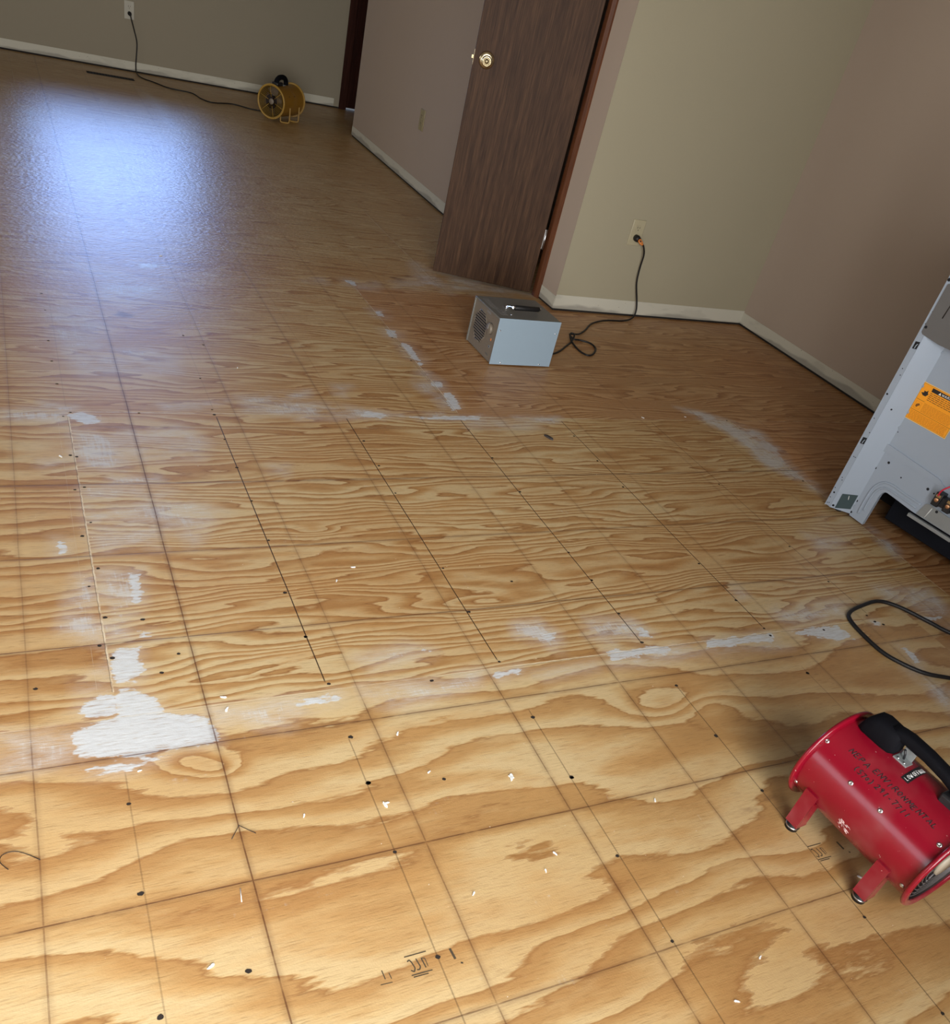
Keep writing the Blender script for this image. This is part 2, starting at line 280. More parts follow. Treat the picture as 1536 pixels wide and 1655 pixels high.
HOLES=[(0.456,-0.226),(0.436,-0.251),(0.439,-0.465),(0.453,-0.473),(0.437,-0.634),(0.459,-0.623),(0.46,-0.781),(0.637,-0.225),(0.849,-0.197),(0.849,-0.229),(0.85,-0.38),(0.852,-0.538),(0.855,-0.708),(0.431,0.505),(0.432,-0.049),(0.427,0.653),(0.427,0.256),(0.428,0.105),(0.852,0.017),(0.909,0.281),(0.854,0.353),(0.437,-0.836),(0.459,-0.964),(0.435,-1.027),(0.456,-1.136),(0.437,-1.223),(0.457,-1.263),(0.542,-1.321),(0.582,-1.271),(0.317,-1.327),(0.857,-0.889),(0.845,-1.1),(0.851,-1.258),(0.528,-1.153),(0.444,-1.632),(0.441,-1.809),(0.441,-2.01),(0.856,-1.679),(0.57,-1.978),(0.851,-1.259),(0.859,-1.41),(0.859,-1.562),(0.857,-1.679),(1.081,-1.44),(1.262,-1.409),(1.264,-1.228),(1.268,-1.051),(1.433,-1.126),(1.259,-1.586),(1.262,-1.756),(1.669,-1.149),(1.668,-1.019),(1.002,-1.702),(0.853,-2.037),(1.255,-1.946),(1.258,-2.125),(0.853,-1.835),(1.262,-1.757),(1.271,-0.388),(1.269,-0.538),(1.267,-0.69),(1.67,-0.498),(1.67,-0.702),(2.064,-0.353),(2.061,-0.524),(1.661,0.227),(1.66,0.438),(2.061,-0.523),(2.062,-0.691),(2.066,-1.114),(2.07,-1.288),(2.07,-1.439),(2.072,-1.41),(2.469,-0.691),(2.472,-1.064),(2.47,-1.248),(1.669,-1.291),(1.668,-1.405),(2.264,-1.445),(1.669,-1.148),(2.876,-0.684),(2.873,-0.219),(2.072,-1.586),(2.471,-1.41),(2.475,-1.439),(2.494,-1.455),(2.071,-1.588),(1.666,-1.561),(1.663,-1.724),(1.667,-1.884),(1.666,-2.191),(1.665,-2.381)]
FLAKES=[((1.036,-1.022),1),((0.978,-1.071),0.8),((1.137,-1.728),1.6),((0.953,-1.573),0.9),((0.873,-1.732),1),((1.137,-1.728),1),((0.87,-1.735),1.2),((1.138,-1.911),0.8),((1.103,-1.94),0.7),((0.956,-1.948),0.7),((0.52,-1.956),1.0),((0.722,-1.724),0.7),((0.644,-1.445),1.1),((0.645,-1.411),1.0),((1.407,-1.85),0.8),((1.304,-2.249),0.8),((1.399,-2.197),0.7),((0.415,-0.471),1),((0.895,1.16),1.2),((0.988,0.105),0.8),((2.461,-0.207),1),((2.677,-0.195),0.7),((1.727,-2.118),1.0),((0.47,-1.564),0.6),((0.979,-1.68),0.7)]

# ------------------------------------------------------------------ floor: bare plywood subfloor
S = .3048                                    # old floor tiles left a one-foot grid
YR = [-1.43 + 1.2145*k for k in range(-2, 7)]  # rows of four-foot sheets
def floor_material():
    t = NT('plywood_subfloor'); x, y, z = t.xyz()
    seed = t.attr('seed'); freq = t.attr('freq'); red = t.attr('red')
    so = t.math('MULTIPLY', seed, 7.31)
    # warp, then contour lines of a stretched noise: rotary-cut veneer figure
    wv = t.noise(t.comb(t.math('MULTIPLY', x, 1.6), t.math('MULTIPLY', y, 3.2), so), 1.0, 2)
    yy = t.math('ADD', y, t.math('MULTIPLY', t.math('SUBTRACT', wv, .5), .10))
    fx = t.math('MULTIPLY', x, t.math('ADD', .95, t.math('MULTIPLY', freq, .06)))
    fy = t.math('MULTIPLY', yy, t.math('ADD', 2.6, t.math('MULTIPLY', freq, 1.1)))
    n1 = t.noise(t.comb(t.math('ADD', fx, so), fy, so), 1.0, 2.5, .55)
    rg = t.noise(t.comb(t.math('MULTIPLY', x, 16), t.math('MULTIPLY', y, 85), so), 1.0, 3, .62)
    K = t.math('ADD', 5.0, t.math('MULTIPLY', freq, 1.3))
    h = t.math('ADD', t.math('MULTIPLY', n1, K), t.math('MULTIPLY', yy, t.math('ADD', 1.0, t.math('MULTIPLY', freq, 8.5))))
    h = t.math('ADD', t.math('ADD', h, t.attr('knot')), t.math('MULTIPLY', t.math('SUBTRACT', rg, .5), .42))
    f = t.math('FRACT', h)
    pale, honey, amber, brown = srgb(197, 174, 131), srgb(186, 153, 104), srgb(167, 127, 78), srgb(140, 97, 55)
    col = t.ramp(f, [(0.0, pale), (.28, pale), (.50, honey), (.72, amber), (.86, amber), (.93, brown), (.97, honey), (1.0, pale)])
    # broad tonal drift, fibres, pores
    bl = t.noise(t.comb(t.math('MULTIPLY', x, 4.5), t.math('MULTIPLY', yy, 17), so), 1.0, 4, .6)
    col = t.mix(t.sstep(bl, .46, .68, 0, .42), col, srgb(180, 135, 80))
    col = t.mix(t.sstep(bl, .44, .28, 0, .35), col, srgb(205, 180, 132))
    dr = t.noise(t.comb(t.math('MULTIPLY', x, 1.1), t.math('MULTIPLY', y, 2.4), so), 1.0, 3)
    col = t.mix(t.sstep(dr, .38, .70, 0, .55), col, t.mix(f, srgb(186, 145, 90), srgb(144, 92, 46)))
    fib = t.noise(t.comb(t.math('MULTIPLY', x, 26), t.math('MULTIPLY', y, 430), so), 1.0, 3, .7)
    col = t.mix(1.0, col, t.ramp(fib, [(.22, (.52, .46, .40, 1)), (.46, (1, 1, 1, 1)), (.8, (1.10, 1.10, 1.10, 1))]), 'MULTIPLY')
    col = t.mix(t.math('MULTIPLY', t.math('SUBTRACT', 1.3, freq, None, True), .9), col, t.mix(.5, col, srgb(192, 158, 106)))
    col = t.mix(t.math('MULTIPLY', red, .9), col, t.mix(f, srgb(176, 112, 70), srgb(126, 70, 41)))
    age = t.attr('age')
    col = t.mix(t.math('MULTIPLY', age, .55), col, t.mix(f, srgb(176, 136, 76), srgb(132, 92, 44)))
    # dark smudges
    st = t.attr('stain'); sn = t.noise(t.comb(t.math('MULTIPLY', x, 14), t.math('MULTIPLY', y, 40), so), 1.0, 4, .6)
    sf = t.sstep(t.math('ADD', t.math('MULTIPLY', st, .9), t.math('SUBTRACT', sn, .5)), .35, .75, 0, .62)
    col = t.mix(sf, col, srgb(92, 52, 28))
    # tile grid: dirt and glue that filled the old tile joints
    wob = t.noise(t.scale(t.obj(), (3, 3, 1)), 1.0, 2)
    brk = t.noise(t.scale(t.obj(), (26, 26, 1)), 1.0, 3)
    def gridline(c, strength):
        q = t.math('DIVIDE', t.math('ADD', c, t.math('MULTIPLY', t.math('SUBTRACT', wob, .5), .006)), S)
        d = t.math('MULTIPLY', t.math('ABSOLUTE', t.math('SUBTRACT', t.math('FRACT', t.math('ADD', q, .5)), .5)), S)
        core = t.sstep(d, .0006, .0024, 1, 0); halo = t.sstep(d, .001, .012, .30, 0)
        k = t.math('MULTIPLY', t.math('MAXIMUM', t.math('MULTIPLY', core, .85), halo), strength)
        return t.math('MULTIPLY', k, t.sstep(brk, .28, .5, .55, 1.0))
    gl = t.math('MAXIMUM', gridline(x, t.attr('gx')), gridline(y, t.attr('gy')))
    # nailing lines along the joists, 16 in apart
    jq = t.math('DIVIDE', t.math('ADD', t.math('SUBTRACT', x, .447), t.math('MULTIPLY', t.math('SUBTRACT', wob, .5), .004)), .4064)
    jd = t.math('MULTIPLY', t.math('ABSOLUTE', t.math('SUBTRACT', t.math('FRACT', t.math('ADD', jq, .5)), .5)), .4064)
    nl = t.math('MULTIPLY', t.sstep(jd, .0006, .0019, 1, 0), t.attr('nl'))
    # residue of felt backing and patching compound
    res = t.attr('residue')
    r1 = t.noise(t.comb(t.math('MULTIPLY', x, 7), t.math('MULTIPLY', y, 14), 0.0), 1.0, 4, .6)
    r2 = t.noise(t.comb(t.math('MULTIPLY', x, 30), t.math('MULTIPLY', y, 240), 3.0), 1.0, 3, .65)
    r3 = t.noise(t.comb(t.math('MULTIPLY', x, 150), t.math('MULTIPLY', y, 18), 5.0), 1.0, 2, .6)
    rr = t.math('ADD', t.math('MULTIPLY', t.math('SUBTRACT', r1, .5), 1.35), t.math('ADD', t.math('MULTIPLY', t.math('SUBTRACT', r2, .5), .50), t.math('MULTIPLY', t.math('SUBTRACT', r3, .5), .55)))
    rm = t.sstep(t.math('ADD', res, t.math('MULTIPLY', rr, t.math('SUBTRACT', 1.25, t.math('MULTIPLY', res, .62)))), .32, .66)
    rm = t.math('MULTIPLY', rm, t.math('ADD', .30, t.math('MULTIPLY', res, .66)), clamp=True)
    rm = t.math('MAXIMUM', rm, t.math('MULTIPLY', t.math('MULTIPLY', res, 1.0), t.math('MULTIPLY', t.sstep(r1, .25, .60), t.sstep(r2, .25, .6, .45, 1.0))))
    so1 = t.noise(t.comb(t.math('MULTIPLY', x, 28), t.math('MULTIPLY', y, 75), 9.0), 1.0, 3, .6)
    sv = t.math('ADD', t.attr('solid'), t.math('ADD', t.math('MULTIPLY', t.math('SUBTRACT', so1, .5), .75), t.math('MULTIPLY', t.math('SUBTRACT', r1, .5), .65)))
    sm = t.math('MULTIPLY', t.sstep(sv, .45, .55), t.sstep(t.math('ADD', r2, t.math('MULTIPLY', t.attr('solid'), .25)), .40, .68, .30, .92))
    # open sheet joints: pale broken edge beside a dark crack
    sd = t.math('ADD', t.attr('sd'), t.math('MULTIPLY', t.math('SUBTRACT', t.noise(t.scale(t.obj(), (60, 60, 1)), 1.0, 3), .5), .004)); ss = t.attr('ss')
    edge = t.math('MULTIPLY', t.math('MULTIPLY', t.sstep(t.math('ABSOLUTE', t.math('SUBTRACT', sd, .0018)), .0008, .0030, 1, 0), ss), t.sstep(brk, .36, .56, .25, 1.0))
    crack = t.math('MULTIPLY', t.sstep(t.math('ABSOLUTE', sd), .0003, .0011, .7, 0), ss)
    white = t.ramp(r2, [(.25, srgb(182, 184, 184)), (.7, srgb(208, 213, 216))])
    rm = t.math('MAXIMUM', rm, sm)
    col = t.mix(rm, col, white)
    col = t.mix(t.math('MULTIPLY', edge, .75), col, srgb(228, 214, 186))
    col = t.mix(gl, col, srgb(78, 38, 20))
    col = t.mix(t.math('MAXIMUM', nl, crack), col, srgb(50, 32, 22))
    # scattered specks
    sp = t.noise(None, 130, 1); col = t.mix(t.sstep(sp, .80, .83, 0, .7), col, srgb(232, 226, 214))
    sp2 = t.noise(t.scale(t.obj(), (1, 1, 1)), 71, 2); col = t.mix(t.sstep(sp2, .80, .84, 0, .6), col, srgb(70, 42, 24))
    t.base(col)
    ro = t.math('SUBTRACT', t.math('ADD', .36, t.math('MULTIPLY', fib, .16)), t.sstep(y, -.2, 2.2, 0, .09)); t.rough(ro)
    t.b.inputs['Specular IOR Level'].default_value = .5
    hb = t.math('ADD', t.math('MULTIPLY', fib, .5), t.math('ADD', t.math('MULTIPLY', t.noise(None, 320, 2), .5), t.math('ADD', t.math('MULTIPLY', t.math('MULTIPLY', t.noise(t.scale(t.obj(), (48, 80, 1)), 1.0, 2.5), 9.0), t.sstep(y, -.2, 2.2, .06, .8)), t.math('MULTIPLY', rm, .4))))
    hb = t.math('SUBTRACT', hb, t.math('MULTIPLY', t.math('MAXIMUM', gl, crack), 1.2))
    t.bump(hb, .32, .0013)
    return t.m
M['ply'] = floor_material()
M['hole'] = simple('nail_hole_dark', (.018, .011, .007, 1), .9)
M['ink'] = simple('stamp_ink', (.06, .042, .022, 1), .8)

KNOTS = [(.555, -1.56, .05, .030, 1.6), (.60, -1.585, .04, .022, 1.5), (1.60, -1.60, .12, .05, 1.8), (1.70, -1.635, .09, .035, -1.6), (.991, -.85, .07, .028, 2.2), (.52, -1.30, .10, .05, 1.2), (2.62, -.05, .22, .06, 3.0), (1.83, -.15, .25, .05, 2.5), (1.75, .33, .12, .04, 2.5), (2.25, -.62, .35, .05, 2.0), (1.35, -1.20, .2, .03, 1.5), (1.0, .75, .2, .06, 2.4)]
def build_floor():
    xs = np.arange(-2.2, 3.94, .0125); ys = np.concatenate([np.arange(YB, -2.3, .05), np.arange(-2.3, .9, .0095), np.arange(.9, 5.41, .02)])
    X, Y = np.meshgrid(xs, ys); nx, ny = len(xs), len(ys)
    co = np.stack([X.ravel(), Y.ravel(), np.zeros(nx*ny)], 1)
    i, j = np.meshgrid(np.arange(nx-1), np.arange(ny-1)); a = (j*nx+i).ravel()
    quads = np.stack([a, a+1, a+1+nx, a+nx], 1)
    extra_v, extra_f, extra_m = [], [], []
    def poly(pts, mat, z=.0004):
        b = nx*ny+len(extra_v); extra_v.extend((p[0], p[1], z) for p in pts); extra_f.append(list(range(b, b+len(pts)))); extra_m.append(mat)
    rnd = random.Random(3)
    for hx, hy in HOLES:
        near = hy < -1.2
        r = rnd.uniform(.0030, .0044) if near else rnd.uniform(.0026, .0042)
        poly([(hx+math.cos(k*PI/5)*r*1.25*rnd.uniform(.8, 1.15), hy+math.sin(k*PI/5)*r*rnd.uniform(.75, 1.2)) for k in range(10)], 1)
    def stroke(p, q, wd=.0012):
        wd *= 1.7
        dx, dy = q[0]-p[0], q[1]-p[1]; l = math.hypot(dx, dy) or 1; ox, oy = -dy/l*wd/2, dx/l*wd/2
        poly([(p[0]+ox, p[1]+oy), (p[0]-ox, p[1]-oy), (q[0]-ox, q[1]-oy), (q[0]+ox, q[1]+oy)], 2, .0003+rnd.random()*.0001)
    def chain(*ps, wd=.0012):
        for p, q in zip(ps, ps[1:]): stroke(p, q, wd)
    # grade stamps printed on the veneer
    for ox, oy in ((0, 0), (.865, -.007)):
        sh = lambda px, py: (px+ox, py+oy)
        chain(sh(.803, -2.031), sh(.807, -2.029), sh(.8095, -2.034), sh(.8115, -2.044), sh(.8085, -2.0495), sh(.804, -2.046))
        chain(sh(.818, -2.030), sh(.8205, -2.0445), sh(.8175, -2.0485), sh(.8135, -2.0475)); chain(sh(.8265, -2.0315), sh(.8285, -2.048)); chain(sh(.8265, -2.0315), sh(.832, -2.033), sh(.8325, -2.047), wd=.0007)
        chain(sh(.801, -2.0225), sh(.838, -2.0225), wd=.0011); chain(sh(.802, -2.054), sh(.837, -2.0545), wd=.0010); chain(sh(.804, -2.0575), sh(.829, -2.058), wd=.0010)
        chain(sh(.877, -2.029), sh(.879, -2.048), wd=.0024); chain(sh(.885, -2.056), sh(.8885, -2.058), wd=.0016)
        if ox == 0:
            chain(sh(.760, -2.033), sh(.761, -2.048), wd=.0010); chain(sh(.7695, -2.040), sh(.7705, -2.050), wd=.0008)
            chain(sh(.751, -2.0545), sh(.770, -2.0555), wd=.0007)
    nv = nx*ny+len(extra_v)
    me = bpy.data.meshes.new('floor')
    me.vertices.add(nv); me.vertices.foreach_set('co', np.concatenate([co, np.array(extra_v, float)]).astype(np.float32).ravel())
    loops = np.concatenate([quads.ravel()]+[np.array(f) for f in extra_f]).astype(np.int32)
    tot = np.concatenate([np.full(len(quads), 4), np.array([len(f) for f in extra_f])]).astype(np.int32)
    st = np.concatenate([[0], np.cumsum(tot)[:-1]]).astype(np.int32)
    me.loops.add(len(loops)); me.loops.foreach_set('vertex_index', loops)
    me.polygons.add(len(tot)); me.polygons.foreach_set('loop_start', st); me.polygons.foreach_set('loop_total', tot)
    me.polygons.foreach_set('material_index', np.concatenate([np.zeros(len(quads)), np.array(extra_m)]).astype(np.int32))
    me.update(calc_edges=True); me.validate()
    VX = np.concatenate([co[:, 0], np.array([v[0] for v in extra_v])]); VY = np.concatenate([co[:, 1], np.array([v[1] for v in extra_v])])
    def put(name, arr, dom='POINT'):
        at = me.attributes.new(name, 'FLOAT', dom); at.data.foreach_set('value', np.asarray(arr, np.float32))
    def soft_poly(p, soft):
        # 1 inside, falling to 0 over `soft` metres outside; bounding box trimmed
        p = np.array(p); lo = p.min(0)-soft; hi = p.max(0)+soft
        idx = np.where((VX > lo[0]) & (VX < hi[0]) & (VY > lo[1]) & (VY < hi[1]))[0]
        px, py = VX[idx], VY[idx]; ins = np.zeros(len(idx), bool); dmin = np.full(len(idx), 9.)
        n = len(p)
        for k in range(n):
            x0, y0 = p[k]; x1, y1 = p[(k+1) % n]
            c = ((y0 > py) != (y1 > py)) & (px < (x1-x0)*(py-y0)/((y1-y0) or 1e-9)+x0); ins ^= c
            L = (x1-x0)**2+(y1-y0)**2 or 1e-9; tt = np.clip(((px-x0)*(x1-x0)+(py-y0)*(y1-y0))/L, 0, 1)
            dmin = np.minimum(dmin, np.hypot(px-x0-tt*(x1-x0), py-y0-tt*(y1-y0)))
        sdist = np.where(ins, dmin, -dmin)
        return idx, np.clip(.5+sdist/soft, 0, 1)
    res = np.zeros(nv); sol = np.zeros(nv)
    for dn, p in RESIDUE:
        if dn > .7:
            idx, v = soft_poly(p, .05); sol[idx] = np.maximum(sol[idx], v*(.62+.38*dn)); dn = .45
        soft = .055
        if np.mean([q[1] for q in p]) > .3: soft *= 2
        idx, v = soft_poly(p, soft); res[idx] = np.maximum(res[idx], v*dn)
    put('residue', res); put('solid', sol)
    stn = np.zeros(nv)
    for dn, p in STAIN:
        idx, v = soft_poly(p, .05); stn[idx] = np.maximum(stn[idx], v*dn)
    put('stain', stn)
    kn = np.zeros(nv)
    for kx_, ky_, rx, ry, am in KNOTS: kn += am*np.exp(-((VX-kx_)/rx)**2-((VY-ky_)/ry)**2)
    put('knot', kn)
    gxs = {0: .3, 1: .62, 2: .95, 3: .68, 4: .78, 5: .70, 6: .60, 7: .55}
    gys = {-1: .34, -2: .86, -3: .76, -4: .88, -5: .85, -6: .88, -7: .74}
    kx = np.rint(VX/S).astype(int); ky = np.rint(VY/S).astype(int)
    fade = np.interp(VY, [-2.2, -.3, 1.5, 5], [1, .95, .62, .55])
    put('gx', np.array([gxs.get(int(k), .42) for k in kx])*fade*np.where((VY > -1.47) & (kx != 2), .68, 1.0))
    put('gy', np.array([gys.get(int(k), .30) for k in ky])*np.where(VY > -.3, .6, 1.0))
    kj = np.rint((VX-.447)/.4064).astype(int)
    nl = np.zeros(nv)
    mid = (VY > -1.405) & (VY < -.24); low = (VY < -1.56)
    st_mid = {0: 0, 1: 1.0, 2: 1.0, 3: 1.0, 4: 1.0, 5: .6}; st_low = {0: .30, 1: .45, 2: .5, 3: .6, 4: .35}
    nl = np.where(mid, [st_mid.get(int(k), 0) for k in kj], np.where(low, [st_low.get(int(k), 0) for k in kj], 0))
    far = (VY > -.2); nl = np.where(far, .16, nl)
    put('nl', nl)
    # sheet joints: (axis, position, from, to, strength)
    seams = [('x', .447, -1.36, -.25, .8), ('y', -.2225, .25, 2.2, .75), ('y', -.2225, 2.2, 3.8, .4), ('y', -1.43, 1.30, 2.45, .75), ('y', -1.43, .2, 1.3, .25),
             ('x', 1.676, -.20, 1.02, .7), ('x', 2.122, 1.0, 2.2, .6), ('x', 2.885, -1.43, -.23, .6), ('y', .992, .2, 2.2, .3), ('x', .45, 2.2, 4.6, .3), ('x', 1.68, 2.2, 4.0, .4)]
    sd = np.full(nv, .05); ss = np.zeros(nv)
    for ax, c, lo, hi, k in seams:
        d = (VX if ax == 'x' else VY)-c; al = VY if ax == 'x' else VX
        mk = (np.abs(d) < .022) & (al > lo) & (al < hi) & (np.abs(d) < np.abs(sd)); sd[mk] = d[mk]; ss[mk] = k
    put('sd', sd); put('ss', ss)
    # sheets
    cx = co[quads[:, 0], 0]+.004; cy = co[quads[:, 0], 1]+.004
    row = np.floor((cy+1.43)/1.2145).astype(int)           # -1 near, 0 middle, 1 ...
    off = np.where(row == -1, 2.62, np.where(row == 0, .447, np.where(row == 1, 1.676, np.where(row == 2, 2.122, .45+(row % 2)*1.22))))
    colm = np.floor((cx-off)/2.438).astype(int)
    hsh = ((row*7+colm*13) % 23)/23.0
    fr = np.where(row == -1, 1.0, np.where(row == 0, np.where(colm >= 0, 4.3, 2.4), np.where(row == 1, 4.8, 5.4)))
    rd = np.where((row == 1) & (colm >= 0), .55, np.where((row == 0) & (colm >= 1), .6, 0.0))
    ag = np.where(row <= -1, .05, np.where(row == 0, .14, np.where(row == 1, .38, .62)))
    for gx_, gy_, rx, ry, am in ((1.5, -2.10, .42, .22, .55), (1.15, -1.87, .25, .07, .5), (1.75, -1.75, .25, .10, .45), (.72, -1.74, .16, .06, .35)): ag = ag+np.where(row == -1, am, 0)*np.exp(-((cx-gx_)/rx)**2-((cy-gy_)/ry)**2)
    z = np.zeros(len(extra_f))
    put('seed', np.concatenate([hsh*3+row*.37, z]), 'FACE'); put('freq', np.concatenate([fr, z+1]), 'FACE')
    put('red', np.concatenate([rd, z]), 'FACE'); put('age', np.concatenate([ag, z]), 'FACE')
    for q in ('ply', 'hole', 'ink'): me.materials.append(M[q])
    o = bpy.data.objects.new('floor', me); COL.objects.link(o); o['kind'] = 'structure'
    return o
build_floor()
b = MB(); b.box((-2.4, -4.5, -.06), (4.1, 5.6, -.012), M['gap']); struct('slab', b)

# ------------------------------------------------------------------ walls
H = 2.44; GAP = .011
def hx(y): return 2.641 + (y-.886)*(2.690-2.641)/(4.235-.886)      # the hall wall runs a touch off square
YA = 4.235; XR = 3.825; YF = 5.285; YP = .886
DO0, DO1 = 1.084, 1.606           # closet door opening along the hall wall
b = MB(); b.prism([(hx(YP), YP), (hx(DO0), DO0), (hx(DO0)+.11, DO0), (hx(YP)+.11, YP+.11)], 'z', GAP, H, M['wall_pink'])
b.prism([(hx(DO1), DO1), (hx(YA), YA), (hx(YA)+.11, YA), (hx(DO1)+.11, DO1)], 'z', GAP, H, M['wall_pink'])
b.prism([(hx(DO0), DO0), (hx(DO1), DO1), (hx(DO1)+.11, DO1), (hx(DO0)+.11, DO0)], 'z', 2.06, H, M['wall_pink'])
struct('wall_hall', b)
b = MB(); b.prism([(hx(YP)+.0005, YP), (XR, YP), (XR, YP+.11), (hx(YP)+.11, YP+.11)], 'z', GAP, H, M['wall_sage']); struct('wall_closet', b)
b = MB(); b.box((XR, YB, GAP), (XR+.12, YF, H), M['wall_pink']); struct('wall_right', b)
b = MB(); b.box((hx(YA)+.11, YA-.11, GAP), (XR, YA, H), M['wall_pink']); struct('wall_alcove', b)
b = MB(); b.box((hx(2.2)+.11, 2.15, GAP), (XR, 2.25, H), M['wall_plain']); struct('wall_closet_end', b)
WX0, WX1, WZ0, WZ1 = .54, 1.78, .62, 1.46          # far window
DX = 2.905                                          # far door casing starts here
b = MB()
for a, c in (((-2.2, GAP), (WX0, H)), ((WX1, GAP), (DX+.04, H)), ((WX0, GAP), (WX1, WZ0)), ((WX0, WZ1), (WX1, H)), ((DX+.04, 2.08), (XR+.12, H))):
    b.box((a[0], YF, a[1]), (c[0], YF+.12, c[1]), M['wall_sage_dim'])
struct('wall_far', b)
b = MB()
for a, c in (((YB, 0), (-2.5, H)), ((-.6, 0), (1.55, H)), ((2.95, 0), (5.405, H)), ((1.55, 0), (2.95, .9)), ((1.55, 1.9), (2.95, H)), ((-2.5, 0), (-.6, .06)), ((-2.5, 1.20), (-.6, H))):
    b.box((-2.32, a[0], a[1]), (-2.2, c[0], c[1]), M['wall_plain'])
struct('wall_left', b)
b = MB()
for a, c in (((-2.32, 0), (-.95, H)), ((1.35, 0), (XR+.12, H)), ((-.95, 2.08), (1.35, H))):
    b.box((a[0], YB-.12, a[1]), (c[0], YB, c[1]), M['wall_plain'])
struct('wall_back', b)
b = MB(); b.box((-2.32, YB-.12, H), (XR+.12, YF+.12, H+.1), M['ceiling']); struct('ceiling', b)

def window(name, axis, c, a0, a1, z0, z1, mull=True, depth=.12):
    # frame in the wall opening; axis 'y' means the wall plane is y=c..c+depth
    def bx(mb, p0, p1, d0, d1, q0, q1, mat):
        if axis == 'y': mb.box((p0, c+d0, q0), (p1, c+d1, q1), mat)
        else: mb.box((c+d0, p0, q0), (c+d1, p1, q1), mat)
    f = MB(); t_ = .05
    bx(f, a0, a1, .02, .09, z0, z0+t_, M['vinyl']); bx(f, a0, a1, .02, .09, z1-t_, z1, M['vinyl'])
    bx(f, a0, a0+t_, .02, .09, z0+t_, z1-t_, M['vinyl']); bx(f, a1-t_, a1, .02, .09, z0+t_, z1-t_, M['vinyl'])
    if mull: bx(f, (a0+a1)/2-.03, (a0+a1)/2+.03, .03, .08, z0+t_, z1-t_, M['vinyl'])
    o = struct(name, f)
    g = MB(); bx(g, a0+t_, a1-t_, .052, .057, z0+t_, z1-t_, M['glass']); g.build('pane', None, o)
    return o
window('window_1', 'y', YF, WX0, WX1, WZ0, WZ1, False)
window('window_2', 'y', YB-.12, -.95, 1.35, 0.0, 2.08, True)
window('window_4', 'x', -2.32, 1.55, 2.95, .9, 1.9, True)
window('window_3', 'x', -2.32, -2.5, -.6, .06, 1.20, False)

# bare strips where the baseboards were torn off
ST = .0022; BH = .068
def strip(name, poly):
    b = MB(); b.prism(poly, 'z', GAP, BH, M['strip']); return struct(name, b)
strip('baseboard_far', [(-2.2, YF), (2.86, YF), (2.86, YF-ST), (-2.2, YF-ST)])
strip('baseboard_hall', [(hx(DO1+.07), DO1+.07), (hx(YA), YA), (hx(YA)-ST, YA), (hx(DO1+.07)-ST, DO1+.07)])
strip('baseboard_corner', [(hx(YP), YP), (hx(1.033), 1.033), (hx(1.033)-ST, 1.033), (hx(YP)-ST, YP)])
b = MB(); b.prism([(hx(YP)+.0005, YP), (XR, YP), (XR, YP-ST), (hx(YP)+.0005, YP-ST)], 'z', GAP, BH+.008, M['strip']); struct('baseboard_closet', b)
strip('baseboard_right', [(XR, YB), (XR, YP), (XR-ST, YP), (XR-ST, YB)])
# black filler standing in for the shade in the gaps under the drywall
b = MB(); b.box((-2.2, YF+.004, -.01), (DX, YF+.1, GAP), M['gap']); b.box((XR+.004, YB, -.01), (XR+.1, YF, GAP), M['gap'])
b.prism([(hx(YP)+.004, YP+.004), (XR, YP+.004), (XR, YP+.1), (hx(YP)+.1, YP+.1)], 'z', -.01, GAP, M['gap'])
b.prism([(hx(DO1)+.004, DO1), (hx(YA)+.004, YA-.004), (hx(YA)+.1, YA-.004), (hx(DO1)+.1, DO1)], 'z', -.01, GAP, M['gap'])
b.prism([(hx(YP)+.004, YP+.004), (hx(DO0)+.004, DO0), (hx(DO0)+.1, DO0), (hx(YP)+.1, YP+.1)], 'z', -.01, GAP, M['gap'])
struct('gap_shade', b)
# closet door frame: casing on the wall face, jambs lining the opening
b = MB()
for y0, y1, z0, z1 in ((1.034, 1.086, 0, 2.06), (1.604, 1.656, 0, 2.06), (1.034, 1.656, 2.06, 2.112)):
    b.prism([(hx(y0), y0), (hx(y1), y1), (hx(y1)-.014, y1), (hx(y1)-.0155, y1-.003), (hx(y0)-.015, y0+.02), (hx(y0)-.008, y0)], 'z', z0, z1, M['casing'])
struct('trim_2', b)
b = MB(); b.prism([(hx(DO0), DO0), (hx(DO0)+.11, DO0), (hx(DO0)+.11, DO0+.016), (hx(DO0), DO0+.016)], 'z', 0, 2.06, M['casing_dark'])
b.prism([(hx(DO1), DO1-.016), (hx(DO1)+.11, DO1-.016), (hx(DO1)+.11, DO1), (hx(DO1), DO1)], 'z', 0, 2.06, M['casing_dark'])
b.box((hx(DO0), DO0+.016, 2.044), (hx(DO0)+.11, DO1-.016, 2.06), M['casing_dark']); struct('trim_3', b)
# dark door and casing at the end of the far wall
b = MB(); b.box((DX, YF-.016, 0), (DX+.062, YF, 2.10), M['casing_dark'], .003); b.box((DX+.062, YF-.016, 2.04), (XR-.02, YF, 2.10), M['casing_dark'], .003)
b.box((DX+.042, YF, 0), (DX+.062, YF+.12, 2.08), M['casing_dark'])
struct('trim_4', b)
b = MB(); b.box((DX+.066, YF+.02, .012), (XR-.03, YF+.055, 2.035), M['casing_dark'], .002); d2 = struct('door_2', b)

# ------------------------------------------------------------------ closet door, standing open
HP = Vector((2.609, 1.0745, 0)); DL = .484; ang = math.atan2(1.269-1.067, 2.167-2.626)
door = thing('door_1', None, None, (HP.x, HP.y, 0), ang); door['kind'] = 'structure'
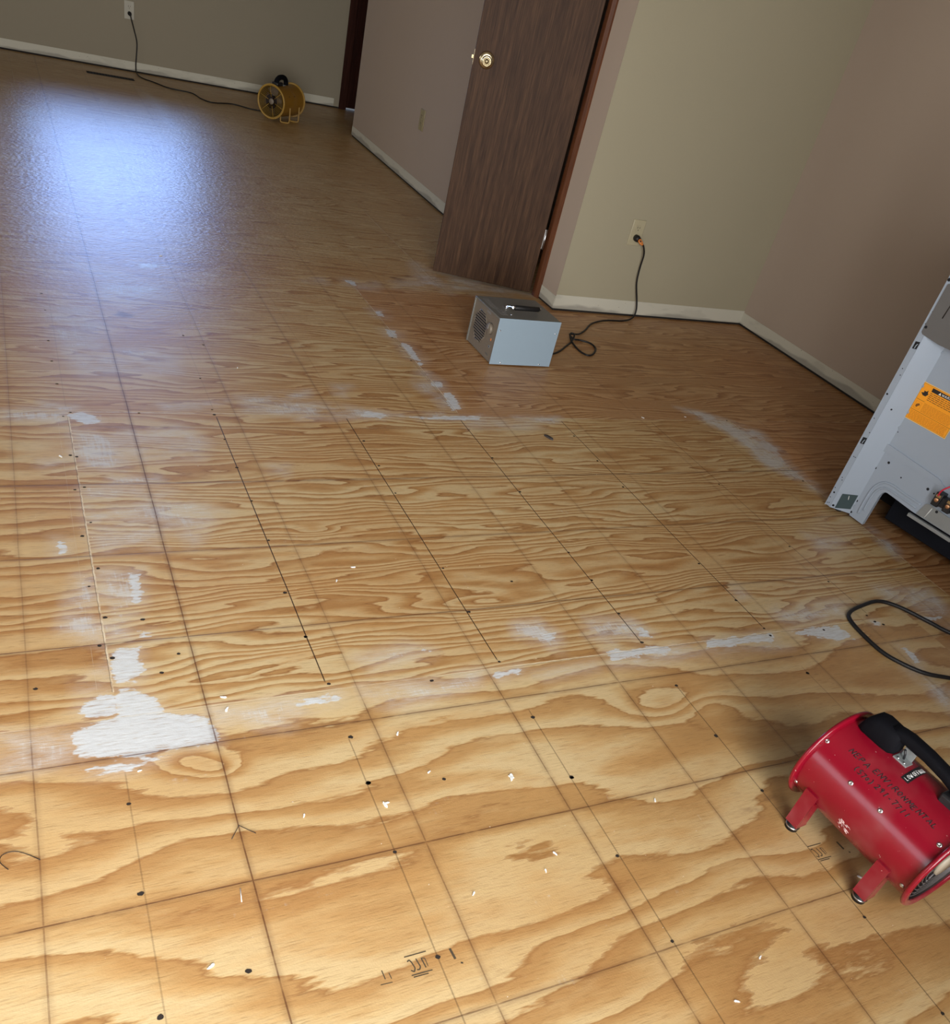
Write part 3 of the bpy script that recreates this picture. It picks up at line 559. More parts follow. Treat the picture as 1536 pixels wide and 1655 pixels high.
# local +x runs to the free edge; the visible face looks along local +y
b = MB(); b.box((0, -.035, .012), (DL, 0, 2.04), M['door'], .0015); slab = b.build('door_leaf', None, door)
KX, KZ = DL-.055, .905
b = MB(); b.lathe([(0, 0), (0, .033), (.004, .033), (.009, .029), (.011, .020), (.011, 0)], (KX, 0, KZ), (0, 1, 0), 32, M['brass']); b.build('knob_rose', None, door)
b = MB(); b.lathe([(.010, .012), (.022, .011), (.034, .013), (.040, .0185), (.049, .0218), (.058, .0212), (.0625, .0185), (.0625, .016)], (KX, 0, KZ), (0, 1, 0), 32, M['brass'])
b.lathe([(.0625, .016), (.0595, .0145), (.0595, .0085), (.062, .0075), (.062, 0)], (KX, 0, KZ), (0, 1, 0), 32, M['brass_dull']); b.build('door_knob', None, door)
b = MB(); b.box((DL, -.030, KZ-.028), (DL+.0010, -.006, KZ+.028), M['brass_dull']); b.box((DL, -.024, KZ-.008), (DL+.011, -.012, KZ+.008), M['brass_dull'], .002); b.build('latch', None, door)
for hz in (.265, 1.80):
    b = MB(); b.tube([(-.006, .003, hz-.045), (-.006, .003, hz+.045)], .0045, 10, M['steel']); b.box((-.004, -.001, hz-.044), (.0, .0, hz+.044), M['steel']); b.build('hinge', None, door)

# ------------------------------------------------------------------ single-stroke lettering for handwriting and small labels
GL = {
 'A': [[(0,0),(.38,1),(.72,0)],[(.14,.38),(.60,.36)]], 'C': [[(.68,.85),(.4,1),(.08,.7),(.05,.3),(.35,0),(.68,.15)]], 'D': [[(0,0),(0,1),(.4,.95),(.68,.6),(.62,.2),(.3,0),(0,0)]],
 'E': [[(.62,1),(.05,1),(.0,0),(.62,.02)],[(.03,.52),(.5,.54)]], 'F': [[(.62,1),(.05,1),(0,0)],[(.03,.52),(.5,.54)]], 'G': [[(.66,.85),(.36,1),(.05,.6),(.1,.15),(.4,0),(.66,.2),(.66,.45),(.42,.45)]],
 'H': [[(0,0),(.04,1)],[(.62,0),(.64,1)],[(.02,.5),(.63,.5)]], 'I': [[(.3,0),(.36,1)]], 'L': [[(.05,1),(0,0),(.6,.02)]],
 'M': [[(0,0),(.1,1),(.38,.35),(.7,1),(.78,0)]], 'N': [[(0,0),(.08,1),(.6,.05),(.68,1.02)]], 'O': [[(.36,1),(.06,.7),(.06,.25),(.34,0),(.64,.28),(.64,.72),(.36,1)]],
 'P': [[(0,0),(.08,1),(.5,.95),(.64,.72),(.5,.5),(.05,.44)]], 'R': [[(0,0),(.08,1),(.5,.95),(.62,.74),(.46,.54),(.05,.46)],[(.3,.5),(.68,0)]],
 'S': [[(.62,.88),(.35,1),(.08,.78),(.3,.54),(.6,.3),(.4,.02),(.04,.1)]], 'T': [[(0,1),(.72,.98)],[(.38,1),(.34,0)]], 'V': [[(0,1),(.3,0),(.66,1.05)]], 'W': [[(0,1),(.18,0),(.4,.7),(.58,0),(.8,1)]],
 '0': [[(.3,.75),(.08,.5),(.1,.15),(.34,.02),(.56,.25),(.54,.6),(.3,.75)]], '1': [[(.28,0),(.40,1)]], '2': [[(.06,.78),(.3,1),(.6,.8),(.5,.5),(.05,.02),(.68,.06)]],
 '5': [[(.62,1),(.16,.98),(.1,.58),(.42,.62),(.58,.34),(.38,.03),(.04,.08)]], '7': [[(.02,.96),(.66,1),(.26,0)]], '9': [[(.58,.72),(.36,.98),(.1,.76),(.28,.5),(.56,.62),(.58,.8),(.46,0)]],
 '(': [[(.42,1.12),(.16,.7),(.16,.3),(.4,-.1)]], ')': [[(.1,1.12),(.36,.7),(.36,.3),(.1,-.1)]], '-': [[(.14,.44),(.5,.46)]], '!': [[(.3,1),(.3,.3)],[(.3,.08),(.3,0)]],
}
def lettering(mb, text, place, cw, chh, wd, mat, jitter=0.0, slant=0.0, seed=1, tube=True):
    # place(along, up) -> 3D point on the surface; along/up in metres
    rn = random.Random(seed); x = 0.0
    for ch in text:
        if ch != ' ':
            dy = rn.uniform(-jitter, jitter)*chh; k = 1+rn.uniform(-jitter, jitter)
            for st in GL[ch]:
                pts = []
                for (a, b_), (c, d) in zip(st, st[1:]):
                    for q in range(3): pts.append((a+(c-a)*q/3, b_+(d-b_)*q/3))
                pts.append(st[-1])
                P = [place(x+(u+slant*v)*cw*k, dy+v*chh*k) for u, v in pts]
                mb.tube(P, wd/2, 5, mat)
        x += cw
    return x

# ------------------------------------------------------------------ drum blowers (one builder, two colours)
def paint(name, col, rough, dust):
    t = NT(name)
    f = t.noise(None, 14, 4); g = t.noise(None, 170, 2); d = t.noise(None, 5, 4, .6)
    a = t.mix(f, tuple(c*.9 for c in col[:3])+(1,), tuple(min(1, c*1.08) for c in col[:3])+(1,))
    a = t.mix(t.sstep(d, .5, .8, 0, dust), a, (.55, .42, .38, 1))
    a = t.mix(t.sstep(g, .74, .78, 0, .6), a, (.72, .60, .55, 1))
    t.base(a); t.rough(rough); t.bump(t.noise(None, 60, 2), .03, .001)
    return t.m
M['red'] = paint('red_enamel', (.215, .003, .014, 1), .20, .12)
M['yellow'] = paint('yellow_enamel', (.25, .120, .010, 1), .42, .10)
M['yellow_rim'] = paint('yellow_rim_enamel', (.33, .19, .03, 1), .42, .2)
M['dark_in'] = simple('dark_interior', (.030, .020, .018, 1), .6)
M['yellow_in'] = simple('yellow_interior', (.10, .055, .012, 1), .6)
M['wire_grey'] = simple('grey_wire', (.10, .09, .09, 1), .45, .2)
M['hub_plate'] = simple('beige_plate', (.34, .29, .22, 1), .5)
M['hub_dull'] = simple('dull_hub', (.20, .16, .12, 1), .5)
M['marker'] = simple('black_marker', (.010, .008, .010, 1), .5)
M['scuff'] = simple('pale_scuff', (.70, .52, .50, 1), .7)
M['white_print'] = simple('white_print', (.80, .80, .78, 1), .6)
M['galv'] = simple('galvanised_steel', (.34, .36, .36, 1), .45, .55, .18, 12)

def blower(name, label, cat, c, h, phi, R, RR, L, paint_m, rim_m, in_m, wire_m, hub_m, hub_r=.031):
    t = thing(name, label, cat, (c[0], c[1], 0), phi)
    P = lambda s, a, r=R: (s, -r*math.sin(R_(a)), h+r*math.cos(R_(a)))
    b = MB(); b.lathe([(.0039, R-.0002), (.004, R), (.0045, R), (L-.0045, R), (L-.004, R), (L-.0039, R-.0002), (L-.0039, R-.002), (.0039, R-.002)], (0, 0, h), (1, 0, 0), 72, paint_m, close=True)
    hous = b.build('housing', None, t)
    b = MB(); b.lathe([(.006, R-.0025), (L-.006, R-.0025)], (0, 0, h), (1, 0, 0), 64, in_m); b.build('inner_lining', None, t)
    for x0 in (0.0, L):
        sgn = 1 if x0 == 0 else -1
        b = MB(); prof = [(x0+sgn*.011, R), (x0+sgn*.008, R+.003)]
        rr = .0052
        prof += [(x0+sgn*(rr-rr*math.cos(k*PI/6)) if False else x0+sgn*(.0055+rr*math.cos(PI*.15+k*PI/7)), RR-rr+rr*math.sin(PI*.15+k*PI/7)) for k in range(0, 9)]
        prof += [(x0+sgn*.001, RR-.012), (x0+sgn*.004, R-.003)]
        b.lathe(prof, (0, 0, h), (1, 0, 0), 72, rim_m, close=True); b.build('rim', None, t)
        # wire guard
        b = MB(); xg = x0+sgn*.010
        rad = [R*k for k in (.94, .85, .76, .67, .58, .49)]
        for r in rad: b.tube([(xg, r*math.cos(2*PI*k/48), h+r*math.sin(2*PI*k/48)) for k in range(48)], .0011, 5, wire_m, closed=True)
        for k in range(6):
            q = 2*PI*(k+.3)/6
            b.tube([(xg+sgn*.002, .028*math.cos(q), h+.028*math.sin(q)), (xg+sgn*.002, (R-.003)*math.cos(q), h+(R-.003)*math.sin(q))], .0019, 6, wire_m)
        g = b.build('guard', None, t)
        b = MB(); b.lathe([(xg-sgn*.004, 0), (xg-sgn*.004, hub_r), (xg+sgn*.003, hub_r), (xg+sgn*.003, 0)], (0, 0, h), (1, 0, 0), 28, hub_m); b.build('guard_hub', None, g)
    # motor and five twisted blades at rest
    b = MB(); b.lathe([(L*.30, 0), (L*.30, .030), (L*.34, .036), (L*.62, .036), (L*.66, .030), (L*.66, 0)], (0, 0, h), (1, 0, 0), 28, M['dark_in']); b.build('motor', None, t)
    for k in range(5):
        b = MB(); q0 = 2*PI*k/5; rows = []
        for r in (.034, .055, .075, R-.008):
            sw = .42; row = []
            for e in (-1, -.33, .33, 1):
                q = q0+e*sw*(.8+.3*r/R); row.append((L*.24+e*.016, r*math.cos(q), h+r*math.sin(q)))
            rows.append(row)
        for A, B in zip(rows, rows[1:]):
            for j in range(3): b.face([A[j], A[j+1], B[j+1], B[j]], M['dark_in'], True)
        bmesh.ops.remove_doubles(b.b, verts=b.b.verts[:], dist=1e-6); b.build('fan_blade', None, t)
    return t, P, hous

# red blower in the foreground
RH, RR_, RL = .144, .111, .292; RB = .099
red, P, hous = blower('drum_blower', 'red drum blower with black handle and handwritten marker lettering, standing at the near right', 'blower',
    (1.741, -1.918), RH, R_(-83.78), RB, RR_, RL, M['red'], M['red'], M['dark_in'], M['wire_grey'], M['hub_plate'])
for s0 in (.040, .216):
    for sd_ in (1, -1):
        b = MB(); y0 = -sd_*.0945; y1 = -sd_*.0885
        # flat steel strap bent down from the side of the drum, its narrow flange and a rubber foot
        zt = RH-.036
        b.prism([(s0, zt+.004), (s0+.028, zt+.004), (s0+.028, .020), (s0, .020)], 'y', min(y0, y1)-(.003 if sd_ > 0 else -.003), max(y0, y1)-(.003 if sd_ > 0 else -.003), M['red'])
        b.box((s0+.0245, y0, .020), (s0+.028, y0+sd_*.028, zt-.02), M['red'])
        b.box((s0, y0, .017), (s0+.028, y0+sd_*.030, .0215), M['red'])
        leg = b.build('leg', None, red)
        b = MB(); b.lathe([(.0, .012), (.0, .0135), (.010, .0125), (.0165, .011), (.0165, 0), (0, 0)], (s0+.013, y0+sd_*.013, 0), (0, 0, 1), 20, M['rubber']); b.build('rubber_foot', None, leg)
        b = MB(); b.lathe([(.006, .0138), (.0095, .0148), (.0095, .011), (.006, .011)], (s0+.013, y0+sd_*.013, 0), (0, 0, 1), 20, M['steel'], close=True); b.build('washer', None, leg)
for s_, a_ in ((.013, 47.6), (.098, 63), (.167, 62.5), (.270, 46.3), (.012, 118), (.272, 112)):
    n_ = Vector(P(0, a_, 1))-Vector((0, 0, RH)); o_ = Vector(P(s_, a_))
    b = MB(); b.lathe([(0, .0050), (.0012, .0048), (.0022, .0034), (.0022, .0016), (.0012, .0015), (.0012, 0)], o_, n_, 14, M['steel']); b.build('rivet', None, red)
place1 = lambda base_a, s0: (lambda u, v: P(s0+u, base_a-math.degrees(v/RB), RB+.0002))
b = MB(); lettering(b, 'NEPA', place1(39.5, .053), .0118, .0100, .0017, M['marker'], .10, .15, 3)
lettering(b, 'ENVIRONMENTAL', place1(38.4, .108), .0109, .0094, .0017, M['marker'], .12, .12, 5)
lettering(b, '(570)', place1(50.3, .083), .0088, .0094, .0017, M['marker'], .10, .1, 9)
lettering(b, '291-7711', place1(49.4, .130), .0097, .0098, .0017, M['marker'], .08, .12, 11)
b.build('marker_lettering', None, hous)
b = MB(); rn = random.Random(4)
for k in range(26):
    s1 = .120+rn.uniform(0, .020); a1 = 104+rn.uniform(0, 16); dl = rn.uniform(.002, .009)
    b.tube([P(s1+dl*q/3, a1+2.2*q/3*rn.uniform(.3, 1.2), RB+.0001) for q in range(4)], rn.uniform(.0002, .0006), 4, M['scuff'])
b.build('scuff_mark', None, hous)
# speed label and switch plate
b = MB(); N_ = 14
for i in range(N_):
    a0 = 21-35*i/N_; a1 = 21-35*(i+1)/N_; ds = lambda a: .1425+(a-3)*.00008
    b.face([P(ds(a0), a0, RB+.0004), P(ds(a0)+.0165, a0, RB+.0004), P(ds(a1)+.0165, a1, RB+.0004), P(ds(a1), a1, RB+.0004)], M['black'])
lb = b.build('speed_label', None, hous, recalc=False)
b = MB()
for tx, a0 in (('LOW', 18.5), ('OFF', 6.8), ('HIGH', -3.8)):
    lettering(b, tx, lambda u, v, a0=a0: P(.1555-v, a0-math.degrees(u/RB), RB+.0007), .0060 if tx != 'HIGH' else .0044, .0085, .0008, M['white_print'], 0, 0, 1)
b.build('white_lettering', None, lb)
b = MB(); top = RH+RB
b.box((.104, -.012, top-.002), (.134, .010, top+.0022), M['galv'], .0006); b.box((.106, .010, top-.004), (.130, .013, top+.020), M['galv'], .0006); sw = b.build('switch_plate', None, red)
for xx in (.112, .126):
    b = MB(); b.lathe([(0, .0028), (.0015, .0024), (.002, 0)], (xx, -.007, top+.0022), (0, 0, 1), 10, M['chrome']); b.build('screw', None, sw)
b = MB(); b.tube([(.118, .002, top+.002), (.116, .001, top+.012), (.112, -.002, top+.022)], .0022, 8, M['black']); b.build('toggle', None, sw)
# handle: a bulky foam-covered box at the far end, a raised grip arching to the near end
b = MB()
def loft(mb, secs, mat, seg=16, ex=3.2):
    rings = []
    for (cx, cy, cz, ax_, w_, hh) in secs:     # centre, tilt of the section plane, half width, half height
        r = []
        for k in range(seg):
            q = 2*PI*k/seg; cq, sq = math.cos(q), math.sin(q)
            u = math.copysign(abs(cq)**(2/ex), cq)*w_; v = math.copysign(abs(sq)**(2/ex), sq)*hh
            r.append(mb.b.verts.new((cx-v*math.sin(ax_), cy+u, cz+v*math.cos(ax_))))
        rings.append(r)
    kk = mb.mi(mat)
    for A, B in zip(rings, rings[1:]):
        for j in range(seg):
            f = mb.b.faces.new((A[j], A[(j+1) % seg], B[(j+1) % seg], B[j])); f.smooth = True; f.material_index = kk
    for r in (rings[0][::-1], rings[-1]):
        f = mb.b.faces.new(r); f.material_index = kk
loft(b, [(.023, .004, .254, -.25, .014, .009), (.025, .004, .256, -.2, .021, .018), (.034, .004, .260, -.05, .026, .025), (.050, .004, .263, 0, .027, .027), (.078, .004, .262, 0, .026, .027), (.092, .004, .262, .05, .023, .026), (.099, .004, .264, .1, .017, .022), (.101, .004, .266, .1, .010, .015)], M['foam'])
hd = b.build('handle', None, red)
b = MB(); loft(b, [(.070, .004, .274, 0, .017, .015), (.088, .004, .281, -.08, .0155, .013), (.106, .004, .285, -.05, .0145, .0120), (.150, .004, .2845, .05, .0140, .0115), (.190, .004, .280, .10, .0140, .0115), (.212, .004, .275, .25, .0150, .0125), (.232, .004, .262, .8, .016, .015), (.246, .004, .246, 1.2, .018, .020), (.250, .004, .236, 1.5, .017, .020)], M['foam'])
b.build('grip', None, hd)
b = MB(); b.box((.206, -.017, top-.006), (.264, .025, top+.016), M['black'], .005); b.build('handle_base', None, hd)

# yellow blower by the far wall, its cord running to the outlet
yel, P2, yh = blower('drum_blower', 'yellow drum blower on the floor near the far wall, dark corner behind it', 'blower',
    (2.085, 4.279), .126, .793, .100, .111, .30, M['yellow'], M['yellow_rim'], M['yellow_in'], M['yellow_rim'], M['hub_dull'], .019)
for s0 in (.105, .235):
    for sd_ in (1, -1):
        b = MB(); y0 = -sd_
        b.tube(smooth_path([(s0, y0*.0985, .105), (s0, y0*.100, .05), (s0, y0*.098, .012), (s0-.008, y0*.085, .0056), (s0-.03, y0*.060, .0056), (s0-.038, y0*.050, .012), (s0-.038, y0*.050, .042)], 5), .0055, 8, M['yellow_rim'])
        b.build('leg', None, yel)
b = MB(); b.tube(smooth_path([(.055, 0, .215), (.060, 0, .252), (.095, 0, .272), (.150, 0, .272), (.185, 0, .252), (.190, 0, .215)], 6), .0165, 12, M['foam']); b.box((.035, -.024, .222), (.112, .024, .246), M['black'], .006); b.build('handle', None, yel)
b = MB(); b.box((.128, -.020, .220), (.158, .006, .2285), M['galv'], .001); b.build('switch_plate', None, yel)
for s_, a_ in ((.10, 62), (.17, 62)):
    n_ = Vector(P2(0, a_, 1))-Vector((0, 0, .126)); n_.x = 0
    b = MB(); b.lathe([(0, .004), (.0012, .004), (.002, .002), (.002, 0)], Vector((s_, -.100*math.sin(R_(a_)), .126+.100*math.cos(R_(a_)))), n_, 10, M['dark_in']); b.build('rivet', None, yel)
def to_local(root, pts):
    mi = (Matrix.Translation(root.location) @ Matrix.Rotation(root.rotation_euler.z, 4, 'Z')).inverted()
    return [mi @ Vector(p) for p in pts]
pts = [(1.268, 5.245, .372), (1.272, 5.240, .345), (1.292, 5.252, .28), (1.312, 5.258, .20), (1.308, 5.255, .12), (1.300, 5.235, .05), (1.303, 5.20, .010), (1.325, 5.08, .0048), (1.40, 4.98, .0048), (1.486, 4.86, .0048), (1.633, 4.82, .0048), (1.678, 4.66, .0048), (1.745, 4.59, .0048), (1.90, 4.66, .0048), (2.014, 4.595, .0048), (2.09, 4.58, .0048), (2.14, 4.50, .010), (2.165, 4.425, .030)]
b = MB(); b.tube(smooth_path(to_local(yel, pts), 8), .0042, 8, M['rubber']); yc = b.build('power_cord', None, yel)
q = to_local(yel, [(1.264, 5.2765, .372), (1.265, 5.262, .371), (1.268, 5.245, .366)])
b = MB(); b.tube(q, [.0135, .0135, .008], 10, M['rubber']); b.build('plug', None, yc)

# ------------------------------------------------------------------ outlets
def outlet(name, label, loc, rz, cover_m, upper=True, lower=False, blank=False):
    t = thing(name, label, 'outlet', loc, rz)      # local: plate in the xz plane, facing -y
    b = MB(); b.box((-.035, -.006, -.0575), (.035, 0, .0575), cover_m, .0028); b.build('cover_plate', None, t)
    for zc in (.0205, -.0205):
        b = MB(); pr = []
        for k in range(24):
            q = 2*PI*k/24; pr.append((max(-.0145, min(.0145, .0172*math.cos(q))), zc+max(-.0135, min(.0135, .0165*math.sin(q)))))
        b.prism(pr, 'y', -.0078, -.004, cover_m)
        if not blank:
            for xo, hh in ((-.006, .0042), (.006, .0036)): b.box((xo-.0012, -.0081, zc+.0035-hh), (xo+.0012, -.0078, zc+.0035+hh), M['void'])
            b.disc((0, -.0081, zc-.0075), (0, -1, 0), .0024, 10, M['void'])
        b.build('receptacle', None, t)
    b = MB(); b.lathe([(0, .003), (.0012, .0026), (.0014, 0)], (0, -.006, 0), (0, -1, 0), 12, cover_m); b.build('screw', None, t)
    return t
outlet('wall_outlet', 'pale outlet on the far wall with a black cord plugged in its lower socket', (1.264, YF, .391), 0, M['ivory_pale'])
outlet('wall_outlet', 'ivory outlet with a black and orange plug, on the beige closet wall', (2.978, YP, .393), 0, M['ivory'])
outlet('wall_outlet', 'small almond outlet with nothing plugged in, on the wall left of the brown door', (hx(2.905), 2.905, .388), R_(-90), M['almond'])

# ------------------------------------------------------------------ grey box-shaped air machine
def hammered(name, col, rough):
    t = NT(name); f = t.noise(None, 240, 2)
    t.base(t.mix(f, tuple(c*.82 for c in col[:3])+(1,), tuple(c*1.15 for c in col[:3])+(1,))); t.rough(rough); t.b.inputs['Metallic'].default_value = .25
    t.bump(f, .10, .0008); return t.m
M['box_grey'] = hammered('grey_hammer_paint', (.17, .165, .145, 1), .45)
M['box_face'] = hammered('taupe_face_paint', (.20, .165, .125, 1), .5)
M['box_panel'] = simple('pale_blue_grey_panel', (.265, .345, .41, 1), .38, .1, .02)
M['label_dim'] = simple('dim_label', (.19, .18, .165, 1), .5)
M['label_ink'] = simple('dim_ink', (.10, .095, .085, 1), .6)
BX, BY, BW, BD, BHt = 1.990, .2185, .2735, .2315, .188
air = thing('air_machine', 'grey metal box machine with chrome handle and slotted vent, near the open brown door', 'air machine', (BX, BY, 0))
b = MB(); z0 = .006
b.box((.003, .0015, BHt-.0018), (BW, BD, BHt), M['box_grey'], .0006)          # top sheet
b.box((.003, BD-.0018, z0), (BW, BD, BHt-.0018), M['box_grey']); b.box((BW-.0018, .0015, z0), (BW, BD-.0018, BHt-.0018), M['box_grey'])
b.box((.003, .0015, z0), (BW-.0018, BD-.0018, z0+.0018), M['box_grey'])
b.box((-.002, .003, BHt-.006), (.004, BD+.001, BHt+.0004), M['box_grey'], .0012); b.box((-.002, BD-.006, z0), (.004, BD+.001, BHt-.006), M['box_grey'], .0012)
b.build('cabinet', None, air)
b = MB(); b.box((-.001, -.001, z0-.001), (BW+.001, .0015, BHt+.001), M['box_panel'], .0006); fp = b.build('end_panel', None, air); fp['label'] = 'pale blue-grey flat end panel'
for sx, sz in ((.011, .141), (BW-.014, .141), (.047, .012), (BW-.050, .012)):
    b = MB(); b.lathe([(0, .0032), (.001, .003), (.0018, .0018), (.0018, 0)], (sx, -.001, sz), (0, -1, 0), 12, M['chrome']); b.build('screw', None, fp)
b = MB(); b.box((.003, .0015, z0+.0018), (.0055, BD-.003, BHt-.002), M['box_face']); ctl = b.build('control_face', None, air)
# octagonal louvred vent
cy, cz, ry, rz_ = .148, .099, .056, .060
oc = [(cy+ry*1.05*math.cos(R_(22.5+45*k)), cz+rz_*1.05*math.sin(R_(22.5+45*k))) for k in range(8)]
b = MB(); b.prism(oc, 'x', .0022, .0031, M['void']); b.build('vent_opening', None, ctl)
b = MB(); ns = 11
for k in range(ns):
    zc = cz-rz_*.92+rz_*1.84*(k+.5)/ns
    hw = ry*min(1.0, 1.42-abs(zc-cz)/rz_)*.97
    b.prism([(.0030, zc-.0028), (.0006, zc-.0016), (-.0002, zc+.0014), (.0030, zc+.0026)], 'y', cy-hw, cy+hw, M['box_face'])
for k in range(8):
    p0, p1 = oc[k], oc[(k+1) % 8]
    b.tube([(.002, p0[0], p0[1]), (.002, p1[0], p1[1])], .0016, 6, M['box_face'])
b.build('louvre', None, ctl)
b = MB(); b.lathe([(0, .0), (0, .022), (.008, .0215), (.011, .0205), (.012, .019), (.012, 0)], (.003, .060, .123), (-1, 0, 0), 28, M['box_face']); b.box((-.0115, .058, .123), (-.0088, .062, .142), M['label_dim']); b.build('timer_knob', None, ctl)
b = MB(); b.lathe([(0, .006), (.001, .006), (.001, .0045), (.0, .0045)], (.003, .041, .059), (-1, 0, 0), 16, M['galv'], close=True); b.disc((.0024, .041, .059), (-1, 0, 0), .0046, 14, M['void']); b.build('fuse_socket', None, ctl)
b = MB(); b.box((.0026, .035, .083), (.003, .042, .092), M['orange_tag']); b.build('indicator_light', None, ctl)
b = MB()
for k in range(4): b.box((.0027, .036+.006*k, .022+.0005*k), (.003, .0405+.006*k, .030), M['label_ink'])
b.build('print', None, ctl); b = MB(); b.box((.0027, .085, .168), (.003, .120, .176), M['label_dim']); b.build('name_strip', None, ctl)
b = MB(); zt = BHt+.0002
for x0, y0, x1, y1 in ((.016, .105, .040, .205), (.024, .040, .052, .100)):
    b.box((x0, y0, zt-.0001), (x1, y1, zt+.0002), M['label_dim'])
    for k in range(7):
        yy = y0+(y1-y0)*(k+.6)/7.4; b.box((x0+.003, yy, zt+.0002), (x1-.003-.004*(k % 3), yy+.003, zt+.0003), M['label_ink'])
b.build('top_label', None, air)
hp = thing('handle', None, None); hp.parent = air; 
for k in ('label', 'category'):
    if k in hp: del hp[k]
X0, X1, HYa, HYb = .085, .208, .118, .070
b = MB()
for xx in (X0, X1):
    b.box((xx-.011, HYa-.009, BHt), (xx+.011, HYa+.015, BHt+.0022), M['chrome'], .0006); b.tube([(xx-.009, HYa, BHt+.0055), (xx+.009, HYa, BHt+.0055)], .0042, 10, M['chrome'])
    b.tube(smooth_path([(xx, HYa, BHt+.0055), (xx, HYa-.022, BHt+.012), (xx, HYb, BHt+.020)], 5), .0046, 10, M['chrome'])
b.tube([(X0-.001, HYb, BHt+.020), (X1+.001, HYb, BHt+.020)], .0050, 10, M['chrome']); b.build('bail', None, hp)
b = MB(); b.tube([(X0+.006, HYb, BHt+.020), (X0+.008, HYb, BHt+.020), (X1-.008, HYb, BHt+.020), (X1-.006, HYb, BHt+.020)], [.0075, .0095, .0095, .0075], 14, M['rubber']); b.build('grip', None, hp)
b = MB(); b.lathe([(0, .0036), (.001, .0034), (.0018, 0)], (.072, .048, BHt), (0, 0, 1), 12, M['chrome']); b.build('screw', None, air)
for fx, fy in ((.02, .02), (BW-.02, .02), (.02, BD-.02), (BW-.02, BD-.02)):
    b = MB(); b.lathe([(0, .0), (0, .008), (.006, .009), (.006, 0)], (fx, fy, 0), (0, 0, 1), 14, M['rubber']); b.build('foot', None, air)
# its cord, knotted once on the floor, up to the outlet
cp = [(2.982, .846, .370), (2.990, .838, .362), (3.012, .842, .345), (3.036, .852, .306), (3.046, .862, .244), (3.056, .862, .172), (3.085, .856, .095), (3.098, .850, .045), (3.080, .835, .012), (3.01, .805, .0045), (2.891, .790, .0045), (2.78, .735, .0045), (2.69, .645, .0045), (2.625, .590, .006), (2.578, .566, .013), (2.553, .556, .016), (2.548, .536, .012),
      (2.560, .520, .007), (2.590, .522, .0045), (2.628, .492, .0045), (2.625, .440, .0045), (2.592, .392, .0045), (2.556, .360, .0045), (2.528, .362, .0045), (2.518, .410, .0045), (2.530, .490, .006), (2.548, .545, .013), (2.562, .563, .017), (2.572, .552, .018), (2.560, .530, .014), (2.530, .496, .0045), (2.47, .440, .0045), (2.40, .378, .0045), (2.34, .345, .008), (2.285, .345, .030), (2.258, .350, .036)]
b = MB(); b.tube(smooth_path(to_local(air, cp), 7), .0040, 8, M['rubber']); cord = b.build('power_cord', None, air)
q = to_local(air, [(2.978, .8775, .3725), (2.978, .862, .3725), (2.981, .850, .371)])
b = MB(); b.tube(q, [.0150, .0155, .0115], 12, M['rubber']); b.build('plug', None, cord)
q = to_local(air, [(2.982, .853, .371), (2.990, .842, .362), (2.999, .838, .354)])
b = MB(); b.tube(q, [.0085, .0085, .0055], 10, M['orange_tag']); ot = b.build('cord_collar', None, cord); ot['label'] = 'orange cord collar'

# ------------------------------------------------------------------ kitchen range, seen from behind
M['appl'] = simple('grey_white_steel', (.345, .40, .475, 1), .42, .1, .03, 8)
M['appl_slope'] = M['appl']
M['appl_side'] = simple('appliance_side', (.55, .57, .60, 1), .4)
M['cover_grey'] = simple('grey_cover_steel', (.155, .150, .145, 1), .5, .35, .08, 6)
M['label_orange'] = simple('orange_label', (.95, .36, .012, 1), .5, 0, .02)
M['label_pale'] = simple('label_edge', (.92, .55, .14, 1), .5)
M['ink_brown'] = simple('label_print', (.20, .07, .008, 1), .6)
M['ink_black'] = simple('label_black', (.018, .012, .010, 1), .5)
M['ink_soft'] = simple('label_small_print', (.62, .20, .006, 1), .6)
M['teal_dark'] = simple('dark_cavity', (.030, .055, .060, 1), .5)
M['navy'] = simple('near_black', (.005, .006, .010, 1), .8, spec=.2)
M['copper'] = simple('copper', (.72, .38, .20, 1), .35, .9)
M['red_wire'] = simple('red_wire', (.62, .02, .05, 1), .45)
RW, RD, Z0, ZT = .76, .62, .012, .905
rng = thing('kitchen_range', 'back of a pale grey kitchen range with an orange warning label, at the right edge', 'range', (2.8158, -.8566, 0), R_(-80))
for nm, u0 in (('side_panel', -.0008), ('side_panel', RW-.0012)):
    b = MB(); b.box((u0, .0015, Z0), (u0+.002, RD, ZT), M['appl_side']); b.build(nm, None, rng)
b = MB(); b.box((-.004, .02, ZT), (RW+.004, RD+.02, ZT+.022), M['black'], .004); b.box((-.002, .0, ZT), (RW+.002, .07, ZT+.13), M['appl_side'], .008); b.build('cooktop', None, rng)
b = MB(); b.box((.0, RD, .2), (RW, RD+.035, ZT-.10), M['black'], .006); b.tube([(.08, RD+.06, .76), (RW-.08, RD+.06, .76)], .010, 12, M['steel'])
for u in (.09, RW-.09): b.tube([(u, RD+.03, .76), (u, RD+.06, .76)], .008, 8, M['steel'])
b.build('oven_door', None, rng)
b = MB(); b.box((.0, RD, .02), (RW, RD+.03, .19), M['appl_side'], .005); b.build('storage_drawer', None, rng)
b = MB(); b.box((.0, RD, ZT-.095), (RW, RD+.03, ZT), M['black'], .004); b.build('control_panel', None, rng)
FW, SW, DP = .0215, .0755, .047            # flange width, inner edge of the slope, depth of the recess
